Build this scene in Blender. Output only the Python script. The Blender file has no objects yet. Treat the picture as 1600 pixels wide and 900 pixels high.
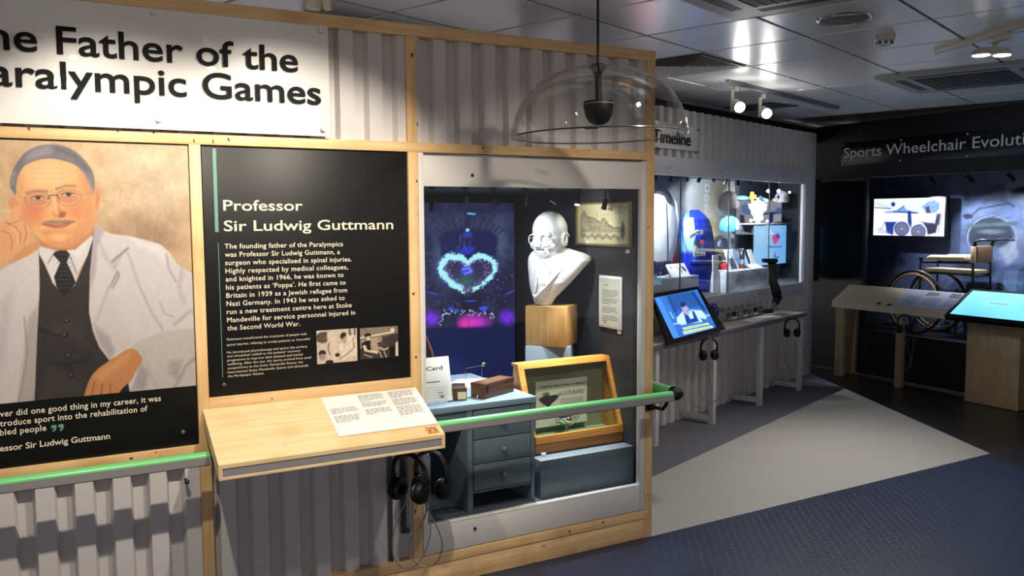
import bpy, bmesh, math, random
import numpy as np
from mathutils import Matrix, Vector
PI = math.pi
random.seed(7)
SC = bpy.context.scene
COL = SC.collection

# ------------------------------------------------------------------ camera
FPX = 1334.21                                  # focal length in pixels of a 1600-wide frame
CAM = np.array([-2.6213, -3.3178, 1.6])        # eye point, metres; display wall A is the plane y = 0
PITCH, ROLL, YAW = math.radians(4.72638), math.radians(-0.302587), math.radians(61.14057)
TB = math.radians(20.23977)                    # wall B (timeline case) is turned by this from wall A
_fw = np.array([math.cos(YAW)*math.cos(PITCH), math.sin(YAW)*math.cos(PITCH), -math.sin(PITCH)])
_r0 = np.array([math.sin(YAW), -math.cos(YAW), 0.0]); _u0 = np.cross(_r0, _fw)
_rt = math.cos(ROLL)*_r0 + math.sin(ROLL)*_u0
_up = -math.sin(ROLL)*_r0 + math.cos(ROLL)*_u0
cd = bpy.data.cameras.new('camera'); cam = bpy.data.objects.new('camera', cd); COL.objects.link(cam)
cd.sensor_width = 36; cd.lens = FPX*36/1600; cd.clip_start = 0.05; cd.clip_end = 60
cam.matrix_world = Matrix(((_rt[0], _up[0], -_fw[0], CAM[0]), (_rt[1], _up[1], -_fw[1], CAM[1]), (_rt[2], _up[2], -_fw[2], CAM[2]), (0, 0, 0, 1)))
SC.camera = cam

# ------------------------------------------------------------------ world, exposure, big lights
SC.view_settings.view_transform = 'Standard'; SC.view_settings.look = 'None'
SC.view_settings.exposure = 1.0; SC.view_settings.gamma = 1.0; SC.view_settings.use_curve_mapping = False
w = bpy.data.worlds.new('world'); SC.world = w; w.use_nodes = True
w.node_tree.nodes['Background'].inputs[0].default_value = (0.78, 0.74, 0.78, 1)
w.node_tree.nodes['Background'].inputs[1].default_value = 0.36
def light(name, typ, loc, aim, power, col=(1, 1, 1), size=0.06, ang=60, blend=0.5, sy=None):
    l = bpy.data.lights.new(name, typ); l.energy = power; l.color = col
    if typ == 'SPOT': l.spot_size = math.radians(ang); l.spot_blend = blend; l.shadow_soft_size = size
    elif typ == 'AREA':
        l.size = size
        if sy: l.shape = 'RECTANGLE'; l.size_y = sy
    else: l.shadow_soft_size = size
    o = bpy.data.objects.new(name, l); COL.objects.link(o); o.location = loc
    o.rotation_euler = (Vector(aim)-Vector(loc)).to_track_quat('-Z', 'Y').to_euler()
    return o
WARM = (1.0, 0.90, 0.76); NEUT = (1.0, 0.93, 0.84); COOL = (0.72, 0.82, 1.0)
# (the two ceiling track lamps in front of wall A carry their own light in their builder)
light('wall_fill_light', 'SPOT', (-0.6, -1.35, 2.38), (-0.55, 0.0, 0.9), 26, WARM, 0.03, 84, 0.9)  # added fill for the right part of wall A, no fixture
# fill lights added over the open floor, without fixtures
light('floor_fill_light', 'SPOT', (2.55, 0.35, 2.4), (1.3, 0.5, 0.0), 40, NEUT, 0.1, 95, 1.0)
light('floor_fill_light', 'SPOT', (0.9, -1.3, 2.45), (0.9, -0.9, 0.0), 22, (0.8, 0.87, 1.0), 0.1, 100, 1.0)

# ------------------------------------------------------------------ projection helpers (points on real planes)
def ray(x, y): return _fw + (x-800)/FPX*_rt - (y-450)/FPX*_up
class Pl:
    """a flat plane in the room: origin O, axes U (right) and V (up); N looks back at the viewer"""
    def __init__(s, O, U, V):
        s.O = np.array(O, float); s.U = np.array(U, float)/np.linalg.norm(U); V = np.array(V, float)
        V = V - (V@s.U)*s.U; s.V = V/np.linalg.norm(V); s.N = np.cross(s.U, s.V)
        s.M = Matrix(((s.U[0], s.V[0], s.N[0], s.O[0]), (s.U[1], s.V[1], s.N[1], s.O[1]), (s.U[2], s.V[2], s.N[2], s.O[2]), (0, 0, 0, 1)))
    def hit(s, x, y):
        v = ray(x, y); t = (s.O-CAM)@s.N/(v@s.N); p = CAM+v*t-s.O
        return p@s.U, p@s.V
    def at(s, u, v, n=0.0): return s.O+u*s.U+v*s.V+n*s.N
    def w(s, x, y): return s.at(*s.hit(x, y))
def PA(y): return Pl((0, y, 0), (1, 0, 0), (0, 0, 1))
BD = np.array([math.cos(TB), math.sin(TB), 0]); PD = np.array([-math.sin(TB), math.cos(TB), 0])
def PB(v): return Pl(PD*v, BD, (0, 0, 1))
def PC(x): return Pl((x, 0, 0), (0, -1, 0), (0, 0, 1))
def FL(x, y, z=0.0):
    v = ray(x, y); return CAM+v*((z-CAM[2])/v[2])
FB = Matrix.Rotation(TB, 4, 'Z')               # frame of wall B: u along it, v away from the viewer
def Bw(u, v, z): return BD*u+PD*v+np.array([0, 0, z])
def projpx(P):
    q = P-CAM; d = q@_fw
    return 800+FPX*(q@_rt)/d, 450-FPX*(q@_up)/d

# ------------------------------------------------------------------ materials
def lin(c):
    c = np.array(c[:3], float)/255
    return tuple(np.where(c <= .04045, c/12.92, ((c+.055)/1.055)**2.4))+(1.0,)
def mat(name, col, rough=0.6, metal=0.0, vary=0.06, scale=8.0, bump=0.0, bscale=60, emit=0, spec=0.5, coat=0):
    m = bpy.data.materials.new(name); m.use_nodes = True; nt = m.node_tree; b = nt.nodes['Principled BSDF']
    c = lin(col)
    b.inputs['Roughness'].default_value = rough; b.inputs['Metallic'].default_value = metal
    b.inputs['Specular IOR Level'].default_value = spec; b.inputs['Coat Weight'].default_value = coat
    tc = nt.nodes.new('ShaderNodeTexCoord')
    n = nt.nodes.new('ShaderNodeTexNoise'); n.inputs['Scale'].default_value = scale; n.inputs['Detail'].default_value = 4
    nt.links.new(tc.outputs['Object'], n.inputs['Vector'])
    r = nt.nodes.new('ShaderNodeMix'); r.data_type = 'RGBA'
    r.inputs[6].default_value = tuple(max(0, x*(1-vary)) for x in c[:3])+(1,); r.inputs[7].default_value = tuple(min(1, x*(1+vary)) for x in c[:3])+(1,)
    nt.links.new(n.outputs['Fac'], r.inputs[0]); nt.links.new(r.outputs[2], b.inputs['Base Color'])
    if bump:
        n2 = nt.nodes.new('ShaderNodeTexNoise'); n2.inputs['Scale'].default_value = bscale; n2.inputs['Detail'].default_value = 3
        nt.links.new(tc.outputs['Object'], n2.inputs['Vector'])
        bp = nt.nodes.new('ShaderNodeBump'); bp.inputs['Strength'].default_value = bump; bp.inputs['Distance'].default_value = 0.003
        nt.links.new(n2.outputs['Fac'], bp.inputs['Height']); nt.links.new(bp.outputs[0], b.inputs['Normal'])
    if emit:
        b.inputs['Emission Color'].default_value = c; b.inputs['Emission Strength'].default_value = emit
    return m
def wood(name, c1, c2, axis, rough=0.5, knots=True, ks=2.6, kcol=(112, 66, 34)):
    m = bpy.data.materials.new(name); m.use_nodes = True; nt = m.node_tree; b = nt.nodes['Principled BSDF']; L = nt.links
    b.inputs['Roughness'].default_value = rough
    tc = nt.nodes.new('ShaderNodeTexCoord'); mp = nt.nodes.new('ShaderNodeMapping'); L.new(tc.outputs['Object'], mp.inputs[0])
    s = [60, 60, 60]; s['xyz'.index(axis)] = 3.0; mp.inputs['Scale'].default_value = s
    n = nt.nodes.new('ShaderNodeTexNoise'); n.inputs['Scale'].default_value = 1; n.inputs['Detail'].default_value = 5; n.inputs['Distortion'].default_value = .6
    L.new(mp.outputs[0], n.inputs['Vector'])
    cr = nt.nodes.new('ShaderNodeValToRGB'); cr.color_ramp.elements[0].position = .36; cr.color_ramp.elements[1].position = .66
    cr.color_ramp.elements[0].color = lin(c2); cr.color_ramp.elements[1].color = lin(c1); L.new(n.outputs['Fac'], cr.inputs[0])
    n3 = nt.nodes.new('ShaderNodeTexNoise'); n3.inputs['Scale'].default_value = 5; L.new(tc.outputs['Object'], n3.inputs['Vector'])
    mx = nt.nodes.new('ShaderNodeMix'); mx.data_type = 'RGBA'; mx.blend_type = 'MULTIPLY'; mx.inputs[7].default_value = (.80, .72, .60, 1)
    mr = nt.nodes.new('ShaderNodeMapRange'); mr.inputs[1].default_value = .45; mr.inputs[2].default_value = .8; L.new(n3.outputs['Fac'], mr.inputs[0])
    L.new(mr.outputs[0], mx.inputs[0]); L.new(cr.outputs[0], mx.inputs[6]); out = mx.outputs[2]
    if knots:
        mp2 = nt.nodes.new('ShaderNodeMapping'); L.new(tc.outputs['Object'], mp2.inputs[0])
        s2 = [ks*2]*3; s2['xyz'.index(axis)] = ks; mp2.inputs['Scale'].default_value = s2
        vo = nt.nodes.new('ShaderNodeTexVoronoi'); vo.inputs['Scale'].default_value = 1; L.new(mp2.outputs[0], vo.inputs['Vector'])
        m2 = nt.nodes.new('ShaderNodeMapRange'); m2.inputs[1].default_value = .085; m2.inputs[2].default_value = .04; L.new(vo.outputs['Distance'], m2.inputs[0])
        k = nt.nodes.new('ShaderNodeMix'); k.data_type = 'RGBA'; k.inputs[7].default_value = lin(kcol)
        L.new(m2.outputs[0], k.inputs[0]); L.new(out, k.inputs[6]); out = k.outputs[2]
    L.new(out, b.inputs['Base Color'])
    return m
def vcol(name, rough=0.5, emit=0.0, spec=0.4, bump=0):
    m = bpy.data.materials.new(name); m.use_nodes = True; nt = m.node_tree; b = nt.nodes['Principled BSDF']
    a = nt.nodes.new('ShaderNodeAttribute'); a.attribute_name = 'print'
    b.inputs['Roughness'].default_value = rough; b.inputs['Specular IOR Level'].default_value = spec
    nt.links.new(a.outputs['Color'], b.inputs['Base Color'])
    if emit:
        b.inputs['Base Color'].default_value = (0.01, 0.01, 0.01, 1); nt.links.remove(b.inputs['Base Color'].links[0])
        nt.links.new(a.outputs['Color'], b.inputs['Emission Color']); b.inputs['Emission Strength'].default_value = emit
    return m
def glass(name, tint=(1, 1, 1), lo=0.03, hi=0.6, rough=0.0, ior=4.0):
    m = bpy.data.materials.new(name); m.use_nodes = True; nt = m.node_tree; L = nt.links
    for n in list(nt.nodes): nt.nodes.remove(n)
    o = nt.nodes.new('ShaderNodeOutputMaterial'); t = nt.nodes.new('ShaderNodeBsdfTransparent'); t.inputs[0].default_value = tint+(1,)
    g = nt.nodes.new('ShaderNodeBsdfGlossy'); g.inputs['Roughness'].default_value = rough
    lw = nt.nodes.new('ShaderNodeLayerWeight'); lw.inputs[0].default_value = .5; pw = nt.nodes.new('ShaderNodeMath'); pw.operation = 'POWER'; pw.inputs[1].default_value = ior; L.new(lw.outputs['Facing'], pw.inputs[0])
    mr = nt.nodes.new('ShaderNodeMapRange'); mr.inputs[1].default_value = 0.0; mr.inputs[2].default_value = 1; mr.inputs[3].default_value = lo; mr.inputs[4].default_value = hi
    L.new(pw.outputs[0], mr.inputs[0]); x = nt.nodes.new('ShaderNodeMixShader'); L.new(mr.outputs[0], x.inputs[0]); L.new(t.outputs[0], x.inputs[1]); L.new(g.outputs[0], x.inputs[2]); L.new(x.outputs[0], o.inputs[0])
    return m
PINE_X = wood('pine_wood_along', (236, 200, 148), (222, 180, 124), 'x'); PINE_Z = wood('pine_wood_upright', (236, 200, 148), (222, 180, 124), 'z')
PLY = wood('birch_plywood', (238, 212, 168), (228, 196, 146), 'x', .42, False)
PLYG = wood('plywood_desk_front', (158, 140, 112), (142, 124, 96), 'z', .5, False)
OAK = wood('honey_oak', (205, 145, 72), (176, 116, 52), 'x', .35, False)
BLOCKW = wood('maple_block', (158, 124, 76), (140, 106, 60), 'z', .5, False)
WALNUT = wood('dark_walnut', (104, 66, 42), (70, 42, 26), 'x', .4, False)
CORR = mat('white_corrugated_steel', (205, 200, 198), .5, 0, .03, 30, .15, 220)
WHITE = mat('white_lacquer', (214, 210, 205), .4, 0, .02)
WHITEB = mat('white_lacquer_timber', (200, 198, 205), .45, 0, .03)
BLACKP = mat('black_print_panel', (15, 16, 17), .45, 0, .08, 4, spec=.35)
BLK = mat('matt_black', (9, 9, 10), .5, 0, .1, spec=.25)
BLKG = mat('gloss_black', (8, 9, 11), .3, 0, .05)
RUB = mat('black_leatherette', (16, 16, 17), .42, 0, .2, 40, .2, 150)
CREAM = mat('cream_vinyl_lettering', (226, 214, 192), .5, 0, 0); INK = mat('black_vinyl_lettering', (5, 5, 5), .6, 0, 0, spec=.15)
TEAL = mat('sage_green_print', (106, 148, 132), .5, 0, 0)
GREEN = mat('green_handrail_plastic', (108, 196, 120), .32, 0, .03); ALU = mat('grey_handrail_metal', (158, 155, 155), .4, .3, .03)
STEEL = mat('brushed_steel', (170, 168, 160), .25, 1.0, .05); CABLE = mat('grey_cable', (120, 116, 108), .35, .5, .05)
DARKG = mat('dark_grey_case_lining', (58, 62, 66), .6, 0, .08, 3); GREYB = mat('blue_grey_paint', (96, 108, 116), .5, 0, .05, 5); GREYT = mat('blue_grey_paint_lit', (150, 168, 190), .5, 0, .04, 5)  # GREYT is the same blue-grey paint, lightened as a lit top
PAPER = mat('white_paper', (232, 230, 226), .6, 0, .02); PINK_W = mat('white_plaster', (226, 226, 226), .6, 0, .03, 12, .1, 40)
ACR = glass('acrylic_sign_panel', (1, 1, 1), .04, .7)
CASEG = glass('case_glass', (.972, .985, .98), .015, .95, 0, 3.4); DOMEG = glass('dome_acrylic', (.955, .955, .95), .03, .55, 0, 2.6)
LITW = mat('lit_lamp_face', (255, 250, 240), .5, 0, 0, emit=14); LITC = mat('lit_lamp_face_cool', (240, 246, 255), .5, 0, 0, emit=22)
LAMPW = mat('white_lamp_body', (196, 188, 172), .45, 0, .02)
TILE = mat('metal_ceiling_tile', (236, 236, 238), .27, .12, .03, 2); GRID = mat('ceiling_grid', (52, 50, 48), .5, 0, .05)

# ------------------------------------------------------------------ mesh builder
class G:
    def __init__(s): s.v = []; s.f = []; s.c = None
    def add(s, vs, fs, F=None):
        n = len(s.v)
        if F is not None: vs = [F @ Vector(p) for p in vs]
        s.v += [tuple(float(q) for q in p) for p in vs]; s.f += [tuple(i+n for i in f) for f in fs]; return s
    def box(s, x0, x1, y0, y1, z0, z1, bev=0.0, F=None):
        if x0 > x1: x0, x1 = x1, x0
        if y0 > y1: y0, y1 = y1, y0
        if z0 > z1: z0, z1 = z1, z0
        if bev <= 0:
            vs = [(x, y, z) for x in (x0, x1) for y in (y0, y1) for z in (z0, z1)]
            return s.add(vs, [(0, 1, 3, 2), (4, 6, 7, 5), (0, 4, 5, 1), (2, 3, 7, 6), (0, 2, 6, 4), (1, 5, 7, 3)], F)
        bm = bmesh.new(); bmesh.ops.create_cube(bm, size=1)
        for v in bm.verts: v.co = Vector((x0+(v.co.x+.5)*(x1-x0), y0+(v.co.y+.5)*(y1-y0), z0+(v.co.z+.5)*(z1-z0)))
        bmesh.ops.bevel(bm, geom=bm.edges[:], offset=bev, segments=2, affect='EDGES', profile=.5)
        bm.verts.index_update(); s.add([v.co[:] for v in bm.verts], [[v.index for v in f.verts] for f in bm.faces], F); bm.free(); return s
    def rings(s, R, cap=True, close=True, F=None):
        n = len(R[0]); vs = [p for r in R for p in r]; fs = []
        for i in range(len(R)-1):
            for j in range(n if close else n-1):
                a = i*n+j; b = i*n+(j+1) % n; fs.append((a, b, b+n, a+n))
        if cap: fs += [tuple(range(n))[::-1], tuple(range((len(R)-1)*n, len(R)*n))]
        return s.add(vs, fs, F)
    def tube(s, path, r, n=8, cap=True, sq=(1, 1), F=None):
        P = [Vector(p) for p in path]; R = []; up = Vector((0, 0, 1)); X = None
        for i, p in enumerate(P):
            t = (P[min(i+1, len(P)-1)]-P[max(i-1, 0)]).normalized()
            if X is None:
                X = t.cross(up) if abs(t.z) < .95 else t.cross(Vector((1, 0, 0)))
            X = (X-t*X.dot(t)).normalized(); Y = t.cross(X)
            rr = r[i] if isinstance(r, (list, tuple)) else r
            R.append([p+X*math.cos(2*PI*k/n)*rr*sq[0]+Y*math.sin(2*PI*k/n)*rr*sq[1] for k in range(n)])
        return s.rings(R, cap, True, F)
    def lathe(s, prof, c=(0, 0, 0), n=24, axis=(0, 0, 1), F=None, cap=False):
        q = Vector((0, 0, 1)).rotation_difference(Vector(axis)).to_matrix(); c = Vector(c)
        R = [[c+q@Vector((r*math.cos(2*PI*k/n), r*math.sin(2*PI*k/n), z)) for k in range(n)] for r, z in prof]
        return s.rings(R, cap, True, F)
    def cyl(s, a, b, r, n=14, r2=None, F=None):
        a = Vector(a); b = Vector(b); return s.tube([a, b], [r, r if r2 is None else r2], n, True, F=F)
    def prism(s, poly, d0, d1, F=None):
        """2-D polygon (x,y) pushed from z=d0 to z=d1"""
        n = len(poly); vs = [(x, y, d0) for x, y in poly]+[(x, y, d1) for x, y in poly]
        fs = [tuple(range(n))[::-1], tuple(range(n, 2*n))]+[(i, (i+1) % n, (i+1) % n+n, i+n) for i in range(n)]
        return s.add(vs, fs, F)
    def ell(s, c, r, F=None, nu=20, nv=14, rot=0):
        vs = []; cr, sr = math.cos(rot), math.sin(rot)
        for i in range(nv+1):
            a = PI*i/nv
            for j in range(nu):
                b = 2*PI*j/nu; x = r[0]*math.sin(a)*math.cos(b); y = r[1]*math.sin(a)*math.sin(b); z = r[2]*math.cos(a)
                y, z = cr*y-sr*z, sr*y+cr*z
                vs.append((c[0]+x, c[1]+y, c[2]+z))
        fs = [(i*nu+j, i*nu+(j+1) % nu, (i+1)*nu+(j+1) % nu, (i+1)*nu+j) for i in range(nv) for j in range(nu)]
        return s.add(vs, fs, F)
    def torus(s, c, R, r, axis=(0, 0, 1), n=40, m=8, F=None, a0=0, a1=2*PI, sx=1, sy=1):
        q = Vector((0, 0, 1)).rotation_difference(Vector(axis)).to_matrix(); c = Vector(c); full = abs(a1-a0-2*PI) < 1e-6
        k = n+1
        pts = [c+q@Vector((R*sx*math.cos(a0+(a1-a0)*i/n), R*sy*math.sin(a0+(a1-a0)*i/n), 0)) for i in range(k)]
        return s.tube(pts, r, m, not full, F=F)
    def loft(s, secs, n=24, F=None, e=2.3, cap=True):
        """secs: (z, xl, xr, yc, hd) - soft-edged horizontal sections"""
        R = []
        for z, xl, xr, yc, hd in secs:
            ring = []
            for k in range(n):
                a = 2*PI*k/n; ca, sa = math.cos(a), math.sin(a)
                ring.append(((xl+xr)/2+(xr-xl)/2*math.copysign(abs(ca)**(2/e), ca), yc+hd*math.copysign(abs(sa)**(2/e), sa), z))
            R.append(ring)
        return s.rings(R, cap, True, F)

ROOT = {}
def setp(o, label=None, cat=None, group=None, kind=None):
    if label: o['label'] = label
    if cat: o['category'] = cat
    if group: o['group'] = group
    if kind: o['kind'] = kind
def thing(name, label, cat, loc=(0, 0, 0), rz=0.0, group=None, kind=None):
    o = bpy.data.objects.new(name, None); COL.objects.link(o); o.empty_display_size = .05
    o.location = [float(a) for a in loc]; o.rotation_euler = (0, 0, rz)
    setp(o, label, cat, group, kind)
    ROOT[o.name] = (Matrix.Translation(Vector([float(a) for a in loc])) @ Matrix.Rotation(rz, 4, 'Z')).inverted()
    return o
def part(name, g, m, parent=None, label=None, kind=None, smooth=True, ang=0.6, colors=None, cat=None, group=None):
    me = bpy.data.meshes.new(name); V = g.v
    inv = ROOT.get(parent.name) if parent is not None else None
    if inv is not None: V = [tuple(inv @ Vector(p)) for p in V]
    me.from_pydata(V, [], g.f); me.materials.append(m)
    if smooth and len(g.f) < 200000:
        me.polygons.foreach_set('use_smooth', [True]*len(me.polygons)); me.set_sharp_from_angle(angle=ang)
    if colors is not None:
        ca = me.color_attributes.new('print', 'FLOAT_COLOR', 'POINT'); ca.data.foreach_set('color', np.asarray(colors, dtype=np.float32).ravel())
    bm = bmesh.new(); bm.from_mesh(me); bmesh.ops.recalc_face_normals(bm, faces=bm.faces) if not g.c else None; bm.to_mesh(me); bm.free()
    o = bpy.data.objects.new(name, me); COL.objects.link(o)
    if parent is not None:
        o.parent = parent
        if inv is not None: ROOT[o.name] = inv
    setp(o, label, cat, group, kind)
    return o
def solo(name, g, m, label, cat, group=None, **k): return part(name, g, m, None, label, None, cat=cat, group=group, **k)
def struct(name, g, m, parent=None, **k): return part(name, g, m, parent, kind='structure', **k)

# ------------------------------------------------------------------ lettering
_tc = {}
def text2d(s, res=3, off=0.0, sp=1.0):
    key = (s, res, off, sp)
    if key in _tc: return _tc[key]
    c = bpy.data.curves.new('t', 'FONT'); c.body = s; c.resolution_u = res; c.offset = off; c.space_character = sp; c.fill_mode = 'FRONT'
    o = bpy.data.objects.new('t', c); COL.objects.link(o); bpy.context.view_layer.update()
    me = o.to_mesh(); vs = [v.co[:] for v in me.vertices]; fs = [tuple(p.vertices) for p in me.polygons]
    o.to_mesh_clear(); bpy.data.objects.remove(o); bpy.data.curves.remove(c)
    xs = [v[0] for v in vs] or [0]
    _tc[key] = (vs, fs, min(xs), max(xs)); return _tc[key]
CAPH = None
def caph():
    global CAPH
    if CAPH is None:
        v = text2d('H', 2)[0]; CAPH = max(p[1] for p in v)
    return CAPH
def put_text(g, s, pl, u0, u1, v, cap, vis=None, suffix=True, proud=.0006, res=3, off=0.0, sp=1.0, rot=0):
    """write s on plane pl so that it (or its visible piece vis) spans u0..u1 on baseline v"""
    vs, fs, a, b = text2d(s, res, off, sp)
    if vis:
        _, _, va, vb = text2d(vis, res, off, sp); wv = vb-va; sx = (u1-u0)/wv
        x0 = u1-(b-a)*sx if suffix else u0
    else: sx = (u1-u0)/(b-a); x0 = u0
    sy = cap/caph(); out = []
    for x, y, _z in vs:
        U = x0+(x-a)*sx; W = v+y*sy
        out.append(pl.at(U, W, proud))
    g.add(out, fs)
def fit(g, s, pl, L, R, cap, **k):
    """L=(x,y) photo pixel of the left end of the baseline, R = pixel column of the right end"""
    u0, v = pl.hit(*L); uu, vv = pl.hit(R, L[1])
    y = L[1]
    for _ in range(4):                         # follow the baseline to the right end
        uu, vv = pl.hit(R, y); y += (vv-v)*FPX/3.2
    put_text(g, s, pl, u0, uu, v, cap, **k)

# ------------------------------------------------------------------ flat prints, painted per vertex
class Canvas:
    def __init__(s, pl, u0, u1, v0, v1, nx, ny, base=(128, 128, 128), n=0.0):
        s.pl, s.nx, s.ny = pl, nx, ny
        U, V = np.meshgrid(np.linspace(u0, u1, nx), np.linspace(v0, v1, ny)); s.U, s.V = U.ravel(), V.ravel()
        P = pl.O+s.U[:, None]*pl.U+s.V[:, None]*pl.V; s.P = P+n*pl.N
        q = P-CAM; d = q@_fw; s.X = 800+FPX*(q@_rt)/d; s.Y = 450-FPX*(q@_up)/d
        s.S = (s.U-u0)/(u1-u0); s.T = 1-(s.V-v0)/(v1-v0)
        s.C = np.tile(np.array(base, float), (nx*ny, 1)); s.rng = np.random.RandomState(3)
    def unit(s, ax=1.0):                       # switch to 0..1 print coordinates (x right, y down)
        s.X = s.S*ax; s.Y = s.T.copy(); return s
    def zoom(s, x0, y0, k): s.X = (s.X-x0)*k; s.Y = (s.Y-y0)*k; return s
    def mix(s, a, col, idx=None):
        col = np.array(col, float)
        if idx is None: s.C += (col-s.C)*a[:, None]
        else: s.C[idx] += (col-s.C[idx])*a[:, None]
    def poly(s, pts, col, soft=1.0, smooth=False, alpha=1.0):
        p = np.array(pts, float)
        if smooth:
            q = []; n = len(p)
            for i in range(n):
                a, b, c, d = p[i-1], p[i], p[(i+1) % n], p[(i+2) % n]
                for t in (0, .25, .5, .75):
                    q.append(.5*((2*b)+(-a+c)*t+(2*a-5*b+4*c-d)*t*t+(-a+3*b-3*c+d)*t**3))
            p = np.array(q)
        m = soft
        idx = np.where((s.X > p[:, 0].min()-m) & (s.X < p[:, 0].max()+m) & (s.Y > p[:, 1].min()-m) & (s.Y < p[:, 1].max()+m))[0]
        if len(idx) == 0: return s
        x, y = s.X[idx], s.Y[idx]; d2 = np.full(len(idx), 1e18); ins = np.zeros(len(idx), bool)
        for i in range(len(p)):
            a, b = p[i], p[(i+1) % len(p)]; e = b-a; L = e@e+1e-12
            t = np.clip(((x-a[0])*e[0]+(y-a[1])*e[1])/L, 0, 1)
            d2 = np.minimum(d2, (x-a[0]-t*e[0])**2+(y-a[1]-t*e[1])**2)
            if a[1] != b[1]:
                cnd = ((a[1] > y) != (b[1] > y)) & (x < (b[0]-a[0])*(y-a[1])/(b[1]-a[1])+a[0]); ins ^= cnd
        sd = np.sqrt(d2); sd[ins] *= -1
        s.mix(np.clip(.5-sd/soft, 0, 1)*alpha, col, idx); return s
    def ell(s, cx, cy, rx, ry, col, soft=.3, ang=0, alpha=1.0):
        c, n = math.cos(ang), math.sin(ang); x, y = s.X-cx, s.Y-cy
        r = np.sqrt(((x*c+y*n)/rx)**2+((-x*n+y*c)/ry)**2); s.mix(np.clip((1-r)/soft+.5, 0, 1)*alpha, col); return s
    def ring(s, cx, cy, rx, ry, w, col, soft=1, alpha=1.0, ang=0):
        c, n = math.cos(ang), math.sin(ang); x, y = s.X-cx, s.Y-cy
        r = np.sqrt(((x*c+y*n)/rx)**2+((-x*n+y*c)/ry)**2); d = np.abs(r-1)*min(rx, ry)
        s.mix(np.clip(.5-(d-w/2)/soft, 0, 1)*alpha, col); return s
    def line(s, pts, w, col, soft=1.0, alpha=1.0):
        p = np.array(pts, float); d2 = np.full(len(s.X), 1e18)
        for i in range(len(p)-1):
            a, b = p[i], p[i+1]; e = b-a; t = np.clip(((s.X-a[0])*e[0]+(s.Y-a[1])*e[1])/(e@e+1e-12), 0, 1)
            d2 = np.minimum(d2, (s.X-a[0]-t*e[0])**2+(s.Y-a[1]-t*e[1])**2)
        s.mix(np.clip(.5-(np.sqrt(d2)-w/2)/soft, 0, 1)*alpha, col); return s
    def noisef(s, sc, seed=0, sy=None):
        r = np.random.RandomState(seed).rand(64, 64); x = s.X/sc; y = s.Y/(sy or sc)
        xi = np.floor(x).astype(int); yi = np.floor(y).astype(int); fx = x-xi; fy = y-yi; fx = fx*fx*(3-2*fx); fy = fy*fy*(3-2*fy)
        g = lambda a, b: r[a % 64, b % 64]
        return (g(xi, yi)*(1-fx)+g(xi+1, yi)*fx)*(1-fy)+(g(xi, yi+1)*(1-fx)+g(xi+1, yi+1)*fx)*fy
    def noise(s, amp, sc, seed=0, sy=None, m=None):
        n = (s.noisef(sc, seed, sy)-.5)*.65+(s.noisef(sc/2.1, seed+1, (sy or sc)/2.1)-.5)*.35
        if m is not None: n = n*m
        s.C += (n*2*amp)[:, None]; return s
    def grad(s, f, col): s.mix(np.clip(f(s.X, s.Y), 0, 1), col); return s
    def dots(s, pts, r, col, soft=.8):
        for x, y in pts: s.ell(x, y, r, r, col, soft)
        return s
    def build(s, name, m, parent=None, label=None, cat=None, group=None, back=0.002):
        nx, ny = s.nx, s.ny; g = G(); g.c = True; g.v = [tuple(p) for p in s.P.tolist()]
        k = (np.arange(ny-1)[:, None]*nx+np.arange(nx-1)[None, :]).ravel()
        g.f = np.stack([k, k+1, k+1+nx, k+nx], 1).tolist()
        if back:                               # give the print a thin real sheet: sides and back
            b0 = len(g.v); cs = [0, nx-1, nx*ny-1, nx*(ny-1)]
            for c in cs: g.v.append(tuple(np.array(g.v[c])-s.pl.N*back))
            for i in range(4):
                j = (i+1) % 4; g.f.append((cs[j], cs[i], b0+i, b0+j))
            g.f.append((b0+3, b0+2, b0+1, b0))
        C = np.clip(s.C, 0, 255)/255; Lc = np.where(C <= .04045, C/12.92, ((C+.055)/1.055)**2.4)
        Lc = np.concatenate([Lc, np.ones((len(Lc), 1))], 1)
        if back: Lc = np.concatenate([Lc, Lc[[0, nx-1, nx*ny-1, nx*(ny-1)]]], 0)
        return part(name, g, m, parent, label, cat=cat, group=group, smooth=False, colors=Lc)
PRINT = vcol('printed_panel', .5); PRINTM = vcol('matt_print', .7, spec=.2); PRINTC = vcol('dyed_fabric', .75, spec=.25)
SCREEN = vcol('lit_screen', .45, .64); SCREENH = vcol('bright_lit_screen', .2, 2.6); BACKLIT = vcol('backlit_print', .3, 0.9)

# ================================================================== FLOOR
def flo(x, y):
    p = FL(x, y); return (float(p[0]), float(p[1]))
fl_navy = mat('navy_studded_vinyl', (37, 45, 72), .36, 0, .12, 5, .25, 500, spec=.5)
fl_beige = mat('beige_grey_vinyl', (176, 174, 168), .5, 0, .05, 3, .06, 400); fl_grey = mat('mid_grey_vinyl', (104, 104, 112), .5, 0, .06, 3, .06, 400)
fl_pale = mat('pale_blue_grey_vinyl', (150, 166, 178), .5, 0, .05, 3); fl_dark = mat('dark_brown_vinyl', (34, 29, 27), .35, 0, .1, 4)
gf = G().box(-7, 8, -8, 7, -0.12, -0.004); floor = struct('floor', gf, fl_dark)
def slab(name, pts, m, z=0.0):
    return struct(name, G().prism(pts, -0.0042, z), m, floor, smooth=False)
p0 = (0.0, 0.0); p1 = (2.911, 0.066); p2 = (4.19, 2.76); p3 = (2.60, -0.59)
d = np.array(p1)-np.array(p2); far = tuple((np.array(p1)+d*1.9).tolist())
slab('vinyl_sheet', [(-7, -8), (far[0], -8), far, p1, p0, (-7, 0.0)], fl_navy)
q1 = flo(1300, 616); q2 = flo(1161, 680); dq = np.array(q2)-np.array(q1); q3 = tuple((np.array(q2)+dq*.9).tolist())
h1 = flo(1245, 602); h2 = flo(1312, 606)
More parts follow.
